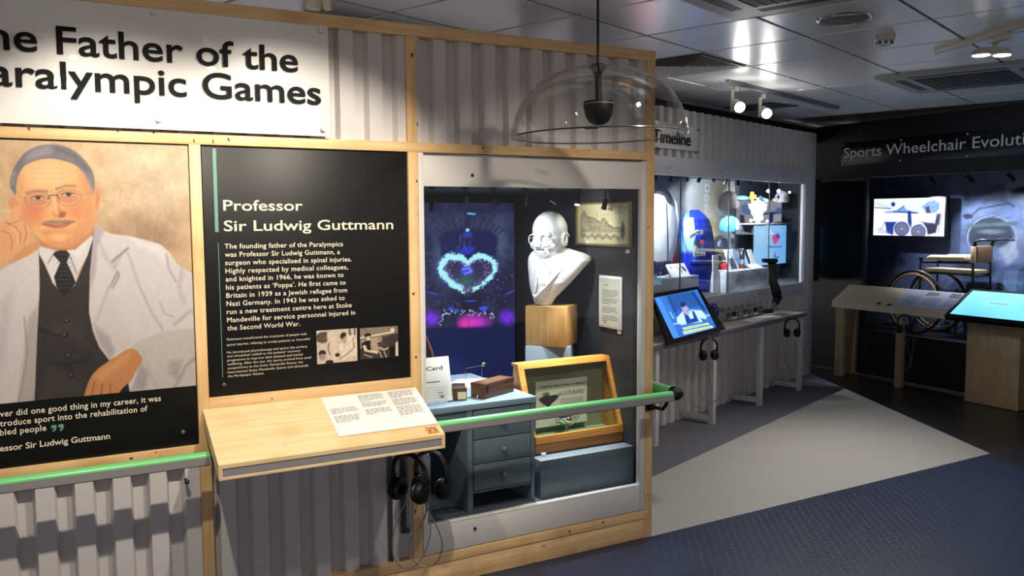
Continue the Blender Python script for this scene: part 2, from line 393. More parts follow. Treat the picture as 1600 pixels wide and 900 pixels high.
slab('vinyl_sheet', [p1, (3.86, 2.047), q1, q2, q3, (0.0, q3[1]-.1), p0], fl_beige)
slab('vinyl_sheet', [q1, h2, h1, (3.2, 2.75), (-.2, 1.5), (0.0, q3[1]-.1), q3, q2], fl_grey)
slab('vinyl_sheet', [h2, (3.86, 2.047), p2, (4.3, 3.05), (3.2, 2.75), h1], fl_pale)
# rows of small raised studs in the navy rubber
g = G(); hs = G()
for i in range(64):
    for j in range(50):
        x = -.1+i*.05+(j % 2)*.025; y = -1.75+j*.036
        if y < -.03 and x < 2.7 and 0 < (x+.1):
            g.add([(x-.007, y, .0), (x, y-.005, .0), (x+.007, y, .0), (x, y+.005, .0), (x, y, .0016)], [(0, 1, 4), (1, 2, 4), (2, 3, 4), (3, 0, 4)])
o = part('floor_studs', g, fl_navy, floor, kind='stuff', smooth=False)

# ================================================================== CEILING: grid of lay-in metal tiles
H = 2.54; CU0 = float(FL(1177, 26, H)@BD); CV0 = float(FL(1097, 79.5, H)@PD); T = 0.604
ceil = struct('ceiling', G().box(-8, 9, -8, 8, 0, .05, F=FB @ Matrix.Translation((0, 0, H+.03))), GRID)
gg = G()
for i in range(-11, 8): gg.box(CU0+i*T-.012, CU0+i*T+.012, CV0-8*T, CV0+5*T, H-.001, H+.03, F=FB)
for j in range(-8, 6): gg.box(CU0-11*T, CU0+7*T, CV0+j*T-.012, CV0+j*T+.012, H-.002, H+.03, F=FB)
struct('grid_bars', gg, GRID, ceil, smooth=False)
tm = None
def okt(i, j):                                 # tiles the camera can see (with a margin)
    for a in (0, .5, 1):
        for b in (0, .5, 1):
            P = BD*(CU0+(i+a)*T)+PD*(CV0+(j+b)*T)+np.array([0, 0, H]); qd = (P-CAM)@_fw
            if qd > .1:
                x, y = projpx(P)
                if -400 < x < 1900 and y > -700: return True
    return False
for i in range(-11, 7):
    for j in range(-8, 5):
        if not okt(i, j): continue
        if tm is None:
            t_ = G().box(-T/2+.008, T/2-.008, -T/2+.008, T/2-.008, -.006, .02, .004)
            tm = struct('ceiling_tile', t_, TILE, ceil, smooth=False); me = tm.data
            o = tm
        else:
            o = bpy.data.objects.new('ceiling_tile', me); COL.objects.link(o); o.parent = ceil; o['kind'] = 'structure'
        o.matrix_world = FB @ Matrix.Translation((CU0+(i+.5)*T, CV0+(j+.5)*T, H))
# matt black void panel round the edge, over wall B and over wall C
edge = mat('black_ceiling_edge', (9, 9, 11), .8, 0, .05)
struct('trim_1', G().box(-1, 6.2, 1.34, 1.42, 2.36, H-.002, F=FB), edge)
struct('trim_2', G().box(0.9, 6.4, 1.318, 1.336, H-.03, H-.007, F=FB), mat('aluminium_edge_trim', (176, 172, 165), .3, .6))
# ================================================================== WALL A (display wall with portrait and case)
wa = thing('wall_left', None, None, (0, 0, 0), kind='structure'); wa['kind'] = 'structure'
XL = -3.3
def rail(name, x0, x1, z0, z1, y0=0.0, y1=.06, m=None, parent=None):
    return struct(name, G().box(x0, x1, y0, y1, z0, z1, .0015), m or (PINE_X if x1-x0 > z1-z0 else PINE_Z), parent or wa)
rail('timber_beam', XL, -.0, 2.342, 2.39, -.003)
rail('timber_rail', XL, -.047, 1.872, 1.912)
rail('timber_rail', XL, -2.133, .69, .757); rail('timber_rail', -2.093, -1.278, .868, .93)
rail('timber_rail', XL, -2.133, .098, .142); rail('timber_rail', -2.093, -1.278, .098, .142); rail('timber_rail', -1.278, -.047, .098, .142)
rail('plinth_board', XL, -.047, 0, .095, .003)
rail('timber_post', -.047, 0, 0, 2.342); rail('timber_post', -1.278, -1.236, .142, 1.872); rail('timber_post', -1.278, -1.236, 1.912, 2.342)
rail('timber_post', -2.133, -2.093, 0.142, 1.872); rail('timber_post', -3.02, -2.98, 0.142, 1.872)
struct('lining_board', G().box(XL, -1.25, .08, .1, 0, 2.37), WHITE, wa)
struct('side_board', G().box(-.012, -.004, .06, 1.3, 0, 2.36), WHITEB, wa)
struct('timber_post', G().box(-.05, -.004, .061, .1, 0, 2.34), WHITEB, wa)
def corr(x0, x1, z0, z1, yf, dep, pitch, ph=0.0, F=None, wide=.56):
    """folded steel sheet: proud flats, sloping webs, recessed flats"""
    sl = .09; prof = []
    k = math.floor((x0-ph)/pitch)-1; flat = wide-sl
    while ph+k*pitch < x1+pitch:
        b = ph+k*pitch
        for f_, y in ((0, 0), (flat, 0), (flat+sl, 1), (1-sl, 1)): prof.append((b+f_*pitch, yf+y*dep))
        k += 1
    pr = []
    for (a, ya), (b, yb) in zip(prof, prof[1:]):
        for xe in (x0, x1):
            if a < xe < b: pr.append((xe, ya+(yb-ya)*(xe-a)/(b-a)))
        if x0 <= b <= x1: pr.append((b, yb))
    pr = sorted(set(pr)); g = G(); th = .0015
    R = [[(x, y, z0), (x, y, z1), (x, y+th, z1), (x, y+th, z0)] for x, y in pr]
    return g.rings(R, True, True, F)
struct('corrugated_sheet', corr(XL, -1.279, 1.912, 2.342, .018, .036, .1215, -1.4804+.045), CORR, wa)
struct('corrugated_sheet', corr(-1.235, -.048, 1.912, 2.342, .018, .036, .1185, -1.193+.042), CORR, wa)
struct('corrugated_sheet', corr(XL, -2.134, .142, .69, .014, .036, .1225, -2.7538-.045), CORR, wa)
struct('corrugated_sheet', corr(-2.092, -1.372, .142, .868, .014, .036, .1225, -2.7538-.045), CORR, wa)
struct('corrugated_sheet', corr(-1.368, -1.279, .142, .868, .012, .03, .1225, -1.40), CORR, wa)
# standing knots that the photograph shows in the pine
kn = mat('pine_knot', (96, 54, 28), .55, 0, .2, 60)
def knot(pl, x, y, rx, rz, ang=0):
    u, v = pl.hit(x, y); g = G(); pts = []
    for k in range(14):
        a = 2*PI*k/14; px, pz = rx*math.cos(a), rz*math.sin(a)*(1+.15*math.sin(3*a)); pts.append((u+px*math.cos(ang)-pz*math.sin(ang), v+px*math.sin(ang)+pz*math.cos(ang)))
    g.prism(pts, -.001, .0006, pl.M); part('knot', g, kn, wa, kind='structure')
P0 = PA(0.0)
for x, y, rx, rz, a in ((644, 86, .006, .010, 0), (652, 194, .003, .007, 0), (303, 220, .003, .008, .2), (333, 221, .003, .008, .1), (357, 218, .004, .008, .5), (45, 201, .004, .006, 0), (184, 205, .003, .004, 0), (240, 207, .004, .005, .4),
                        (479, 24, .003, .003, 0), (651, 283, .004, .005, 0), (646, 459, .006, .006, 0), (650, 558, .005, .006, 0), (205, 716, .006, .004, 0), (244, 707, .003, .003, 0), (250, 712, .002, .002, 0), (425, 623, .003, .003, 0),
                        (649, 799, .004, .007, 0), (649, 848, .002, .003, 0), (890, 831, .003, .012, .3), (942, 816, .009, .004, .2), (920, 236, .003, .002, 0), (1012, 122, .003, .010, 0), (1012, 773, .006, .003, 0), (1013, 355, .010, .002, -.1), (755, 231, .004, .006, -.6), (905, 68, .003, .002, 0)):
    knot(P0, x, y, rx, rz, a)

# ================================================================== WALL B (timeline container), v = 1.14
wb = thing('wall_back', None, None, tuple(Bw(2.8, 1.14, 0)), TB, kind='structure')
VB = 1.14
def sb(name, u0, u1, v0, v1, z0, z1, m, bev=.0015, parent=None): return struct(name, G().box(u0, u1, v0, v1, z0, z1, bev, FB), m, parent or wb)
struct('corrugated_sheet', corr(.9, 4.69, 2.05, 2.418, VB+.004, .036, .124, 2.247+.06, FB), CORR, wb)
struct('corrugated_sheet', corr(.9, 4.69, 0.0, .83, VB+.004, .036, .124, 2.26, FB), CORR, wb)
sb('white_band', .9, 4.69, VB, VB+.05, 1.912, 2.05, WHITEB); sb('white_band', .9, 4.69, VB, VB+.05, .83, .94, WHITEB)
sb('corner_post', 4.69, 4.91, VB-.004, VB+.06, 0, 2.42, WHITEB); sb('case_jamb', 4.66, 4.70, VB-.008, VB+.022, .83, 2.05, WHITEB)
sb('roof_board', .9, 4.9, VB+.05, VB+.24, 2.37, 2.40, edge)
lock = mat('dark_lock_metal', (40, 36, 34), .4, .6)
def lockb(pl, x, y, par, r=.006):
    u, v = pl.hit(x, y); g = G().lathe([(r, 0), (r, .003), (r*.5, .005), (0.0001, .005)], (u, v, 0), 12, F=pl.M); g.box(u-r*.3, u+r*.3, v-r*2.0, v, 0, .002, F=pl.M)
    return part('lock', g, lock, par, kind='structure')
PBf = PB(VB)
for x, y in ((1045, 262), (1125, 268), (1191, 273), (1224, 276), (1121, 472), (1187, 459)): lockb(PBf, x, y, wb)
# ---- case interior
lin_b = mat('charcoal_case_lining', (96, 98, 104), .7, 0, .1, 2); lin_d = mat('dark_case_lining', (34, 38, 48), .7, 0, .1, 2)
VI = 1.66
sb('case_floor', .9, 5.22, VB+.05, VI, .92, .94, lin_b, 0); sb('case_ceiling', .9, 5.22, VB+.05, VI, 1.95, 1.97, lin_d, 0)
sb('case_side', 5.22, 5.24, VB+.06, VI, .92, 1.97, lin_d, 0); sb('case_back', .9, 5.24, VI, VI+.02, .92, 1.97, lin_d, 0)
sb('case_front', 4.66, 5.22, VB+.055, VB+.062, .92, 1.97, lin_d, 0); sb('case_side', .88, .9, VB+.05, VI, .92, 1.97, lin_d, 0)

# ================================================================== WALL C (wheelchair display), x = 4.6, dark
dk = mat('black_painted_wall', (8, 9, 12), .5, 0, .1, 3); dkg = mat('gloss_black_wall', (14, 17, 24), .22, 0, .1, 2)
wc = thing('wall_right', None, None, (4.6, 1.5, 0), kind='structure')
def sc(name, x0, x1, y0, y1, z0, z1, m, bev=0): return struct(name, G().box(x0, x1, y0, y1, z0, z1, bev), m, wc)
YR = -1.6
sc('header_board', 4.6, 4.66, YR, 3.32, 1.975, H-.01, dk); sc('side_board', 4.62, 4.66, 2.475, 3.32, 0, 1.975, dkg);
sc('plinth_front', 4.62, 4.66, YR, 2.475, 0, .45, dk); sc('platform', 4.66, 5.205, YR, 2.93, .38, .45, dk); sc('case_side', 4.66, 5.22, 2.93, 2.96, .30, H-.02, dkg); sc('case_ceiling', 4.66, 5.22, YR, 2.95, 2.02, 2.05, dk)
sc('end_post', 4.6, 4.63, 2.46, 2.49, .45, 1.975, dk); sc('back_board', 5.21, 5.25, YR, 3.1, .30, H-.02, dk)
sc('header_seam', 4.597, 4.601, YR, 3.06, 2.262+.08, 2.266+.08, mat('dark_seam', (34, 35, 40), .5))

# ================================================================== THINGS ON WALL A
def stud(pl, x, y, par, r=.008, h=.012, m=STEEL, name='fixing_stud'):
    u, v = pl.hit(x, y); g = G().lathe([(r*1.0, -.02), (r, h*.4), (r*.8, h), (.0001, h*1.15)], (u, v, 0), 16, F=pl.M); return part(name, g, m, par)
# ---- title sign
ps = PA(-.030)
t = thing('title_sign', 'wide frosted acrylic sign with large black title lettering above the portrait', 'sign', (-2.4, -.03, 1.925))
u1 = ps.hit(515, 120)[0]
part('acrylic_panel', G().box(XL, u1, 1.918, 2.338, -.008, 0, .001, ps.M), ACR, t)
part('frosted_backing', G().box(XL, u1, 1.918, 2.338, -.0095, -.0085, 0, ps.M), mat('frosted_sign_film', (222, 220, 216), .35, 0, .01), t)
def fitpart(name, m, par, *a, **k):
    g = G(); fit(g, *a, **k); nw = len(a[0].split()); pl_ = a[1]
    if nw == 1: return part(name, g, m, par, smooth=False)
    U_ = [float((np.array(v)-pl_.O)@pl_.U) for v in g.v]; iv = sorted((min(U_[i] for i in f), max(U_[i] for i in f)) for f in g.f); gaps = []; e = iv[0][1]
    for lo, hi in iv:
        if lo > e: gaps.append((lo-e, (lo+e)/2))
        e = max(e, hi)
    cuts = sorted(c for _, c in sorted(gaps, reverse=True)[:nw-1]); W_ = {}
    for f in g.f: W_.setdefault(sum(U_[f[0]] > c for c in cuts), []).append(f)
    for k_ in sorted(W_):
        ids = sorted({i for f in W_[k_] for i in f}); mp = {i: j for j, i in enumerate(ids)}; gg_ = G(); gg_.v = [g.v[i] for i in ids]; gg_.f = [tuple(mp[i] for i in f) for f in W_[k_]]
        part(name.replace('line', 'word'), gg_, m, par, smooth=False)
fitpart('title_line', INK, t, 'The Father of the', ps, (22, 78), 466, .089, vis='e Father of the', off=.013, res=6)
fitpart('title_line', INK, t, 'Paralympic Games', ps, (25, 134.5), 502, .089, vis='ralympic Games', off=.013, res=6)
for x, y in ((247, 187), (505, 202), (501, 48), (240, 20)): stud(ps, x, y, t, .010, .01, mat('pale_cap', (200, 196, 188), .4) if False else WHITE)

# ---- portrait panel
pp = PA(.006)
t = thing('portrait_panel', 'tall printed portrait of an elderly man in a white coat above a quotation', 'panel', (-2.55, .006, .76))
x0, x1 = -2.975, -2.136
part('panel_board', G().box(x0, x1, .759, 1.868, -.010, -.0025, .001, pp.M), BLACKP, t)
zb = pp.hit(150, 617)[1]
c = Canvas(pp, x0+.001, x1-.001, zb, 1.866, 330, 440, (205, 172, 130)); c.zoom(0, 225, 4)
c.grad(lambda X, Y: np.exp(-((X-1000)/330)**2-((Y-200)/330)**2)*.8, (198, 182, 160)); c.grad(lambda X, Y: np.exp(-((X-900)/300)**2-((Y-560)/160)**2)*.75, (150, 122, 102))
c.grad(lambda X, Y: np.clip((Y-500)/900, 0, 1)*.5, (160, 132, 112)); c.noise(16, 90, 5); c.noise(7, 22, 9)
sk, sk2, sk3 = (226, 168, 112), (238, 190, 134), (204, 134, 88)
CO, CS, CSS = (206, 198, 198), (176, 166, 172), (148, 136, 142)
# white coat
c.poly([(-700, 700), (0, 790), (80, 740), (170, 700), (240, 655), (255, 900), (245, 1150), (225, 1640), (-700, 1750)], CO, 8)
c.poly([(590, 490), (640, 540), (700, 562), (800, 575), (900, 598), (1000, 625), (1060, 680), (1110, 750), (1190, 800), (1250, 840), (1260, 1620), (820, 1600), (800, 1500), (680, 1360), (600, 1240), (555, 1060), (555, 800), (585, 560)], CO, 8)
c.poly([(590, 492), (650, 545), (610, 640), (600, 800), (570, 900), (556, 800), (580, 580)], CS, 20); c.poly([(620, 600), (690, 740), (800, 650), (760, 700), (720, 800), (640, 700)], CS, 24, alpha=.7)
c.poly([(800, 575), (1000, 640), (1060, 690), (1040, 760), (960, 680), (840, 620)], (220, 214, 214), 30, alpha=.8)
c.line([(700, 735), (800, 652)], 14, CSS, 12); c.line([(690, 890), (735, 800), (745, 820), (705, 900)], 12, CSS, 14); c.line([(800, 680), (860, 860), (940, 1040), (1020, 1165)], 12, CS, 18)
c.line([(590, 1130), (640, 1010), (680, 900)], 14, CS, 18); c.poly([(590, 1120), (700, 900), (760, 1100), (860, 1280), (700, 1350), (610, 1240)], (198, 190, 186), 60, alpha=.6)
c.poly([(585, 1130), (680, 1200), (720, 1290), (690, 1350), (610, 1230)], CSS, 30, alpha=.6); c.line([(1090, 1130), (1190, 1040), (1215, 1060)], 16, CS, 20); c.line([(1040, 690), (1055, 780), (1100, 860)], 14, CS, 14)
c.line([(1140, 760), (1120, 900), (1150, 1000)], 18, CS, 26, .7); c.line([(1000, 990), (1030, 1060), (1080, 1080)], 9, CS, 12)
c.poly([(-600, 900), (-200, 760), (-120, 1100), (-300, 1700), (-700, 1700)], CS, 90, alpha=.5); c.poly([(0, 1000), (90, 900), (60, 1100), (40, 1300), (-20, 1500)], CS, 60, alpha=.5)
c.poly([(170, 1100), (240, 1000), (225, 1640), (110, 1620), (140, 1400)], (168, 158, 150), 30, alpha=.8); c.line([(150, 1080), (172, 1300), (140, 1500), (115, 1620)], 9, CSS, 12, .8)
# waistcoat, shirt, tie
c.poly([(243, 668), (300, 800), (400, 950), (470, 880), (545, 700), (585, 560), (562, 800), (556, 1050), (580, 1170), (620, 1270), (690, 1362), (640, 1420), (555, 1560), (540, 1600), (215, 1640), (232, 1200), (248, 900)], (48, 44, 44), 6)
c.poly([(300, 1100), (520, 1130), (560, 1280), (420, 1230), (300, 1200)], (58, 53, 52), 60, alpha=.8); c.line([(250, 1160), (360, 1200), (420, 1190)], 16, (34, 31, 32), 24); c.line([(300, 1360), (420, 1380), (560, 1340)], 14, (34, 31, 32), 24)
c.poly([(300, 1400), (530, 1480), (530, 1600), (220, 1620)], (66, 60, 56), 60, alpha=.6)
c.poly([(243, 640), (320, 625), (400, 650), (480, 630), (570, 560), (582, 590), (545, 700), (490, 800), (466, 880), (400, 945), (330, 870), (285, 760), (245, 690)], (212, 206, 206), 6)
c.line([(300, 745), (345, 670)], 8, CSS, 10); c.line([(432, 690), (480, 812)], 9, CSS, 12); c.poly([(420, 640), (560, 575), (500, 720), (450, 690)], (226, 222, 220), 20, alpha=.7)
c.poly([(330, 690), (372, 655), (412, 662), (437, 690), (418, 740), (452, 810), (474, 868), (430, 925), (400, 955), (352, 890), (338, 830), (376, 742), (350, 712)], (24, 24, 26), 5)
c.dots([(360+18*(k % 5)+9*(k//5 % 2), 690+26*(k//5)) for k in range(45)], 3.5, (84, 84, 86), 1.0)
for x, y in ((418, 1106), (405, 1196), (430, 1325), (445, 1446)): c.ell(x, y, 17, 14, (24, 22, 22), .3); c.ell(x-3, y-4, 9, 7, (96, 90, 86), .5)
# head
c.poly([(235, 560), (600, 430), (585, 560), (470, 660), (360, 668), (250, 640)], (184, 124, 88), 14)
c.ell(92, 372, 38, 42, (214, 140, 100), .25); c.poly([(583, 285), (612, 278), (632, 300), (622, 370), (607, 425), (588, 445)], (218, 140, 104), 8, True); c.line([(606, 300), (612, 350), (598, 395)], 6, (176, 96, 72), 8)
c.poly([(92, 300), (92, 230), (118, 165), (165, 118), (240, 92), (340, 86), (440, 102), (512, 150), (556, 215), (584, 290), (596, 380), (598, 455), (575, 530), (528, 590), (455, 640), (375, 652), (300, 634), (228, 582), (180, 505), (132, 425), (104, 350)], sk, 7, True)
c.poly([(480, 160), (552, 215), (584, 290), (596, 380), (598, 455), (575, 530), (500, 600), (520, 470), (530, 350), (510, 250)], (206, 146, 98), 40, True, .75)
c.ell(290, 190, 130, 80, sk2, 1.2); c.ell(200, 425, 75, 62, (216, 122, 84), 1.3); c.ell(480, 415, 62, 55, (218, 136, 92), 1.3); c.ell(370, 605, 70, 34, (232, 170, 120), 1.0); c.ell(300, 560, 40, 25, sk3, 1.4, alpha=.5)
c.poly([(300, 628), (440, 640), (540, 580), (500, 560), (400, 600), (300, 590)], sk3, 34, True, .7)
c.ell(150, 520, 60, 110, (206, 144, 98), 1.5, alpha=.6); c.ell(240, 372, 66, 18, (202, 136, 98), 1.4, alpha=.7); c.ell(430, 356, 66, 18, (202, 136, 98), 1.4, alpha=.7); c.ell(545, 300, 45, 120, (196, 136, 90), 1.4, alpha=.5); c.ell(120, 270, 34, 80, (206, 148, 98), 1.4, alpha=.5)
for y_ in (150, 180, 212): c.line([(190, y_+8), (290, y_), (400, y_+4)], 4, (210, 152, 100), 10, .6)
c.ell(365, 548, 90, 16, (200, 138, 92), 1.2, alpha=.6); c.ell(360, 585, 46, 22, (236, 180, 130), 1.2, alpha=.7); c.line([(322, 285), (326, 318)], 5, (190, 128, 88), 8, .7); c.line([(298, 288), (300, 320)], 5, (190, 128, 88), 8, .6)
c.line([(225, 585), (300, 632), (380, 648), (460, 632), (540, 575)], 12, (186, 122, 82), 18, .7); c.poly([(430, 560), (540, 470), (590, 460), (560, 560), (470, 630)], (206, 144, 100), 40, True, .6)
# hair
c.poly([(64, 265), (66, 215), (86, 150), (128, 84), (190, 32), (280, 4), (380, 8), (470, 46), (540, 112), (582, 180), (592, 262), (586, 292), (566, 262), (545, 215), (505, 160), (440, 118), (330, 92), (245, 98), (165, 128), (122, 180), (102, 250), (100, 318), (80, 296)], (112, 106, 114), 9, True)
c.poly([(200, 40), (300, 12), (320, 60), (240, 86), (160, 112)], (150, 142, 150), 36, True, .8); c.line([(360, 30), (470, 80), (545, 160)], 22, (88, 84, 92), 24, .8); c.line([(90, 180), (80, 250)], 20, (140, 134, 146), 18, .8); c.poly([(500, 160), (560, 210), (588, 290), (575, 310), (545, 240)], (150, 132, 124), 26, True, .6)
# features
c.line([(168, 306), (225, 292), (290, 296)], 16, (158, 118, 88), 14, .9); c.line([(352, 282), (410, 262), (468, 262)], 16, (158, 118, 88), 14, .9)
c.ell(238, 338, 62, 30, (190, 130, 96), .9); c.ell(428, 318, 62, 30, (190, 130, 96), .9)
for x, y in ((238, 336), (428, 316)): c.ell(x, y, 36, 11, (208, 176, 150), .5); c.ell(x, y-1, 17, 12, (66, 46, 48), .4); c.line([(x-42, y-1), (x-10, y-13), (x+38, y-5)], 6, (120, 74, 60), 6)
c.line([(190, 368), (240, 376), (285, 362)], 8, (186, 116, 84), 14, .7); c.line([(385, 352), (430, 362), (480, 345)], 8, (186, 116, 84), 14, .7)
c.poly([(352, 330), (372, 395), (412, 430), (400, 452), (345, 462), (330, 440), (345, 400)], (196, 122, 82), 22, True, .85); c.line([(342, 340), (350, 400), (352, 430)], 16, sk2, 18, .9); c.poly([(372, 425), (412, 426), (405, 455), (372, 462)], (150, 84, 60), 14, alpha=.9)
c.ring(236, 352, 78, 54, 5, (150, 128, 100), 4, .85); c.ring(430, 335, 78, 52, 5, (150, 128, 100), 4, .85); c.line([(300, 345), (312, 322), (358, 318), (372, 348)], 6, (72, 62, 54), 4); c.line([(505, 318), (590, 300)], 4, (150, 128, 100), 4, .8); c.line([(160, 340), (108, 322)], 4, (150, 128, 100), 4, .8)
c.poly([(262, 494), (320, 476), (375, 478), (430, 474), (476, 486), (420, 496), (330, 502)], (150, 118, 98), 14, True); c.poly([(258, 500), (330, 505), (380, 508), (452, 490), (400, 524), (330, 526)], (188, 108, 88), 8, True); c.line([(258, 500), (350, 512), (456, 488)], 5, (132, 70, 58), 6)
c.line([(262, 440), (240, 500)], 8, sk3, 16, .8); c.line([(480, 430), (500, 500), (480, 540)], 9, sk3, 18, .8)
# raised hand on the left
c.poly([(-160, 560), (-40, 480), (30, 480), (58, 440), (88, 392), (118, 384), (136, 408), (122, 452), (112, 478), (150, 488), (182, 520), (196, 570), (184, 620), (140, 650), (100, 690), (40, 730), (-60, 800), (-200, 820)], (222, 160, 116), 8, True)
for p in ([(50, 500), (100, 520), (128, 560), (126, 610)], [(10, 540), (60, 560), (78, 610), (70, 660)], [(112, 480), (70, 500), (36, 490)], [(150, 500), (168, 560), (150, 620)]): c.line(p, 7, (176, 112, 76), 9, .85)
c.line([(70, 520), (112, 560), (110, 610)], 12, (238, 186, 142), 14, .7); c.poly([(100, 690), (180, 625), (245, 600), (245, 650), (170, 700), (60, 752)], (205, 142, 96), 12)
# sleeve and hand at the right
c.poly([(798, 1285), (880, 1225), (1010, 1175), (1120, 1158), (1260, 1150), (1260, 1620), (815, 1600), (812, 1545), (850, 1440), (888, 1370), (880, 1310), (850, 1283)], (192, 184, 178), 10)
c.poly([(1060, 1360), (1130, 1350), (1120, 1470), (1060, 1440)], CSS, 40, alpha=.6); c.line([(1230, 1330), (1160, 1390), (1140, 1440), (1090, 1520)], 14, CSS, 20, .8); c.line([(900, 1290), (930, 1420), (1000, 1540)], 14, CS, 24, .7); c.poly([(880, 1360), (930, 1440), (900, 1540), (830, 1540)], CSS, 30, alpha=.6)
c.poly([(738, 1545), (800, 1490), (812, 1560), (800, 1600), (700, 1600)], (26, 24, 24), 10)
c.poly([(585, 1432), (630, 1390), (690, 1350), (752, 1310), (800, 1282), (850, 1286), (884, 1330), (882, 1372), (850, 1420), (822, 1476), (772, 1520), (745, 1560), (740, 1620), (535, 1620), (536, 1540), (560, 1470)], (196, 132, 84), 8, True)
c.poly([(600, 1440), (700, 1370), (800, 1310), (790, 1360), (700, 1430), (640, 1480)], (214, 152, 100), 34, True, .8)
for p in ([(590, 1490), (565, 1600)], [(640, 1500), (628, 1600)], [(690, 1500), (688, 1600)]): c.line(p, 8, (142, 88, 54), 10, .9)
c.noise(5, 12, 21, 30); c.C *= .90
c.build('portrait_print', PRINT, t)
g = G()
for s, x, y, xr, vis in (('If I ever did one good thing in my career, it was', 0, 651.5, 251.5, 'ver did one good thing in my career, it was'), ('to introduce sport into the rehabilitation of', 0, 666.5, 230.5, 'troduce sport into the rehabilitation of'), ('disabled people', 0, 680.5, 72.5, 'bled people')):
    fitpart('quotation_line', CREAM, t, s, pp, (x, y), xr, .0205, vis=vis, off=.012, sp=1.05)
fitpart('quotation_line', CREAM, t, 'Professor Sir Ludwig Guttmann', pp, (0, 705.5), 172, .0205, vis='essor Sir Ludwig Guttmann', off=.015)
g = G(); u, v = pp.hit(80, 664.5)
for k in (0, 1):
    a = u+k*.022; g.prism([(a, v), (a+.014, v), (a+.016, v-.002), (a+.016, v-.012), (a+.012, v-.020), (a+.004, v-.024), (a+.003, v-.020), (a+.008, v-.015), (a+.008, v-.011), (a, v-.011)], .0002, .0009, pp.M)
part('quotation_marks', g, TEAL, t, smooth=False)
stud(pp, 286, 675, t, .0095, .006)

# ---- text panel
t = thing('text_panel', 'black text panel with white heading and two small photographs, between portrait and case', 'panel', (-1.68, .006, .93))
part('panel_board', G().box(-2.089, -1.281, .934, 1.866, -.010, 0, .001, pp.M), BLACKP, t)
g = G()
fitpart('heading_line', CREAM, t, 'Professor', pp, (349, 329), 473, .0385, off=.010, res=4); fitpart('heading_line', CREAM, t, 'Sir Ludwig Guttmann', pp, (350, 361), 614.5, .0385, off=.010, res=4)
body = [('The founding father of the Paralympics', 537), ('was Professor Sir Ludwig Guttmann, a', 532), ('surgeon who specialised in spinal injuries.', 550), ('Highly respected by medical colleagues,', 544), ('and knighted in 1966, he was known to', 537), ('his patients as \u2018Poppa\u2019. He first came to', 540), ('Britain in 1939 as a Jewish refugee from', 542), ('Nazi Germany. In 1943 he was asked to', 538), ('run a new treatment centre here at Stoke', 548.5), ('Mandeville for service personnel injured in', 554), ('the Second World War.', 467)]
z0, z1 = pp.hit(351, 388.5)[1], pp.hit(354, 516.5)[1]; ul = pp.hit(351, 388)[0]
for i, (s, xr) in enumerate(body):
    g = G(); z = z0+(z1-z0)*i/10; put_text(g, s, pp, ul, pp.hit(xr, 440)[0], z, .0178, off=.010, sp=1.06); part('text_line', g, CREAM, t, smooth=False)
sm = [('Guttmann transformed the treatment of people with', 480, 532), ('spinal injuries, refusing to accept patients as \u2018incurable\u2019', 486, 540.5), ('He introduced physiotherapy and sports like archery', 480.5, 552.5), ('and wheelchair netball to the patients\u2019 recovery', 469.5, 558.5), ('programme to improve their physical and mental', 473, 564.8), ('wellbeing. After the war, the sports evolved from small', 486, 571), ('competitions to the Stoke Mandeville Games, the', 473, 577.3), ('International Stoke Mandeville Games and ultimately', 481.5, 583.6), ('the Paralympic Games.', 412, 589.8)]
ul = pp.hit(355, 560)[0]
for s, xr, y in sm: g = G(); put_text(g, s, pp, ul, pp.hit(xr, 560)[0], pp.hit(355.5, y)[1], .0088, off=.0, res=2, sp=1.05); part('text_line', g, CREAM, t, smooth=False)
def strip(xa, ya, xb, yb, w, m):
    a = pp.hit(xa, ya); b = pp.hit(xb, yb); return part('printed_strip', G().box(a[0]-w/2, a[0]+w/2, b[1], a[1], .0001, .0008, 0, pp.M), m, t)
strip(334.5, 232, 339.5, 362.5, .0125, TEAL); strip(341, 380, 347, 590, .0022, TEAL)
def photo_canvas(xa, xb, ya, yb, nx=110, ny=84):
    a = pp.hit(xa, ya); b = pp.hit(xb, yb); c = Canvas(pp, a[0], pp.hit(xb, ya)[0], pp.hit(xa, yb)[1], a[1], nx, ny, (170, 152, 140), n=.0012); return c.unit(1.0)
c = photo_canvas(494.3, 557.5, 517, 569.3)
c.C[:] = (196, 178, 162); c.poly([(0, 0), (.2, 0), (.15, .1), (0, .18)], (224, 208, 190), .03); c.ell(.16, .21, .18, .17, (92, 74, 68), .25); c.poly([(.25, .1), (.4, .02), (.5, .3), (.5, 1), (.25, 1), (.26, .5)], (206, 188, 172), .05); c.line([(.3, .4), (.27, .6), (.33, .75)], .03, (120, 100, 90), .03)
c.ell(.67, .21, .09, .11, (48, 40, 38), .25); c.ell(.7, .33, .07, .1, (170, 140, 124), .3); c.poly([(.72, .15), (.9, .2), (1, .4), (1, .8), (.75, .9), (.6, .98), (.58, .75), (.68, .55), (.74, .4)], (212, 196, 178), .05); c.line([(.9, .3), (.92, .6), (.7, .8), (.55, .9)], .03, (138, 118, 104), .03)
c.ell(.13, .68, .09, .09, (52, 44, 40), .3); c.ell(.13, .8, .08, .1, (160, 134, 118), .3); c.ell(.3, .97, .1, .07, (46, 38, 36), .3); c.ell(.5, .77, .06, .06, (60, 50, 46), .3); c.poly([(.78, 0), (.84, 0), (.86, .2), (.8, .2)], (110, 96, 88), .02); c.poly([(.92, 0), (.96, 0), (.97, .2), (.93, .2)], (90, 78, 72), .02); c.ell(.6, .55, .05, .12, (222, 206, 190), .3); c.noise(14, .06, 2)
c.build('archive_photograph', PRINTM, t, 'small sepia photograph of men in pale clothes')
c = photo_canvas(562.2, 621.6, 513, 562)
c.C[:] = (60, 52, 50); c.poly([(0, 0), (1, 0), (1, .3), (0, .34)], (120, 104, 94), .02)
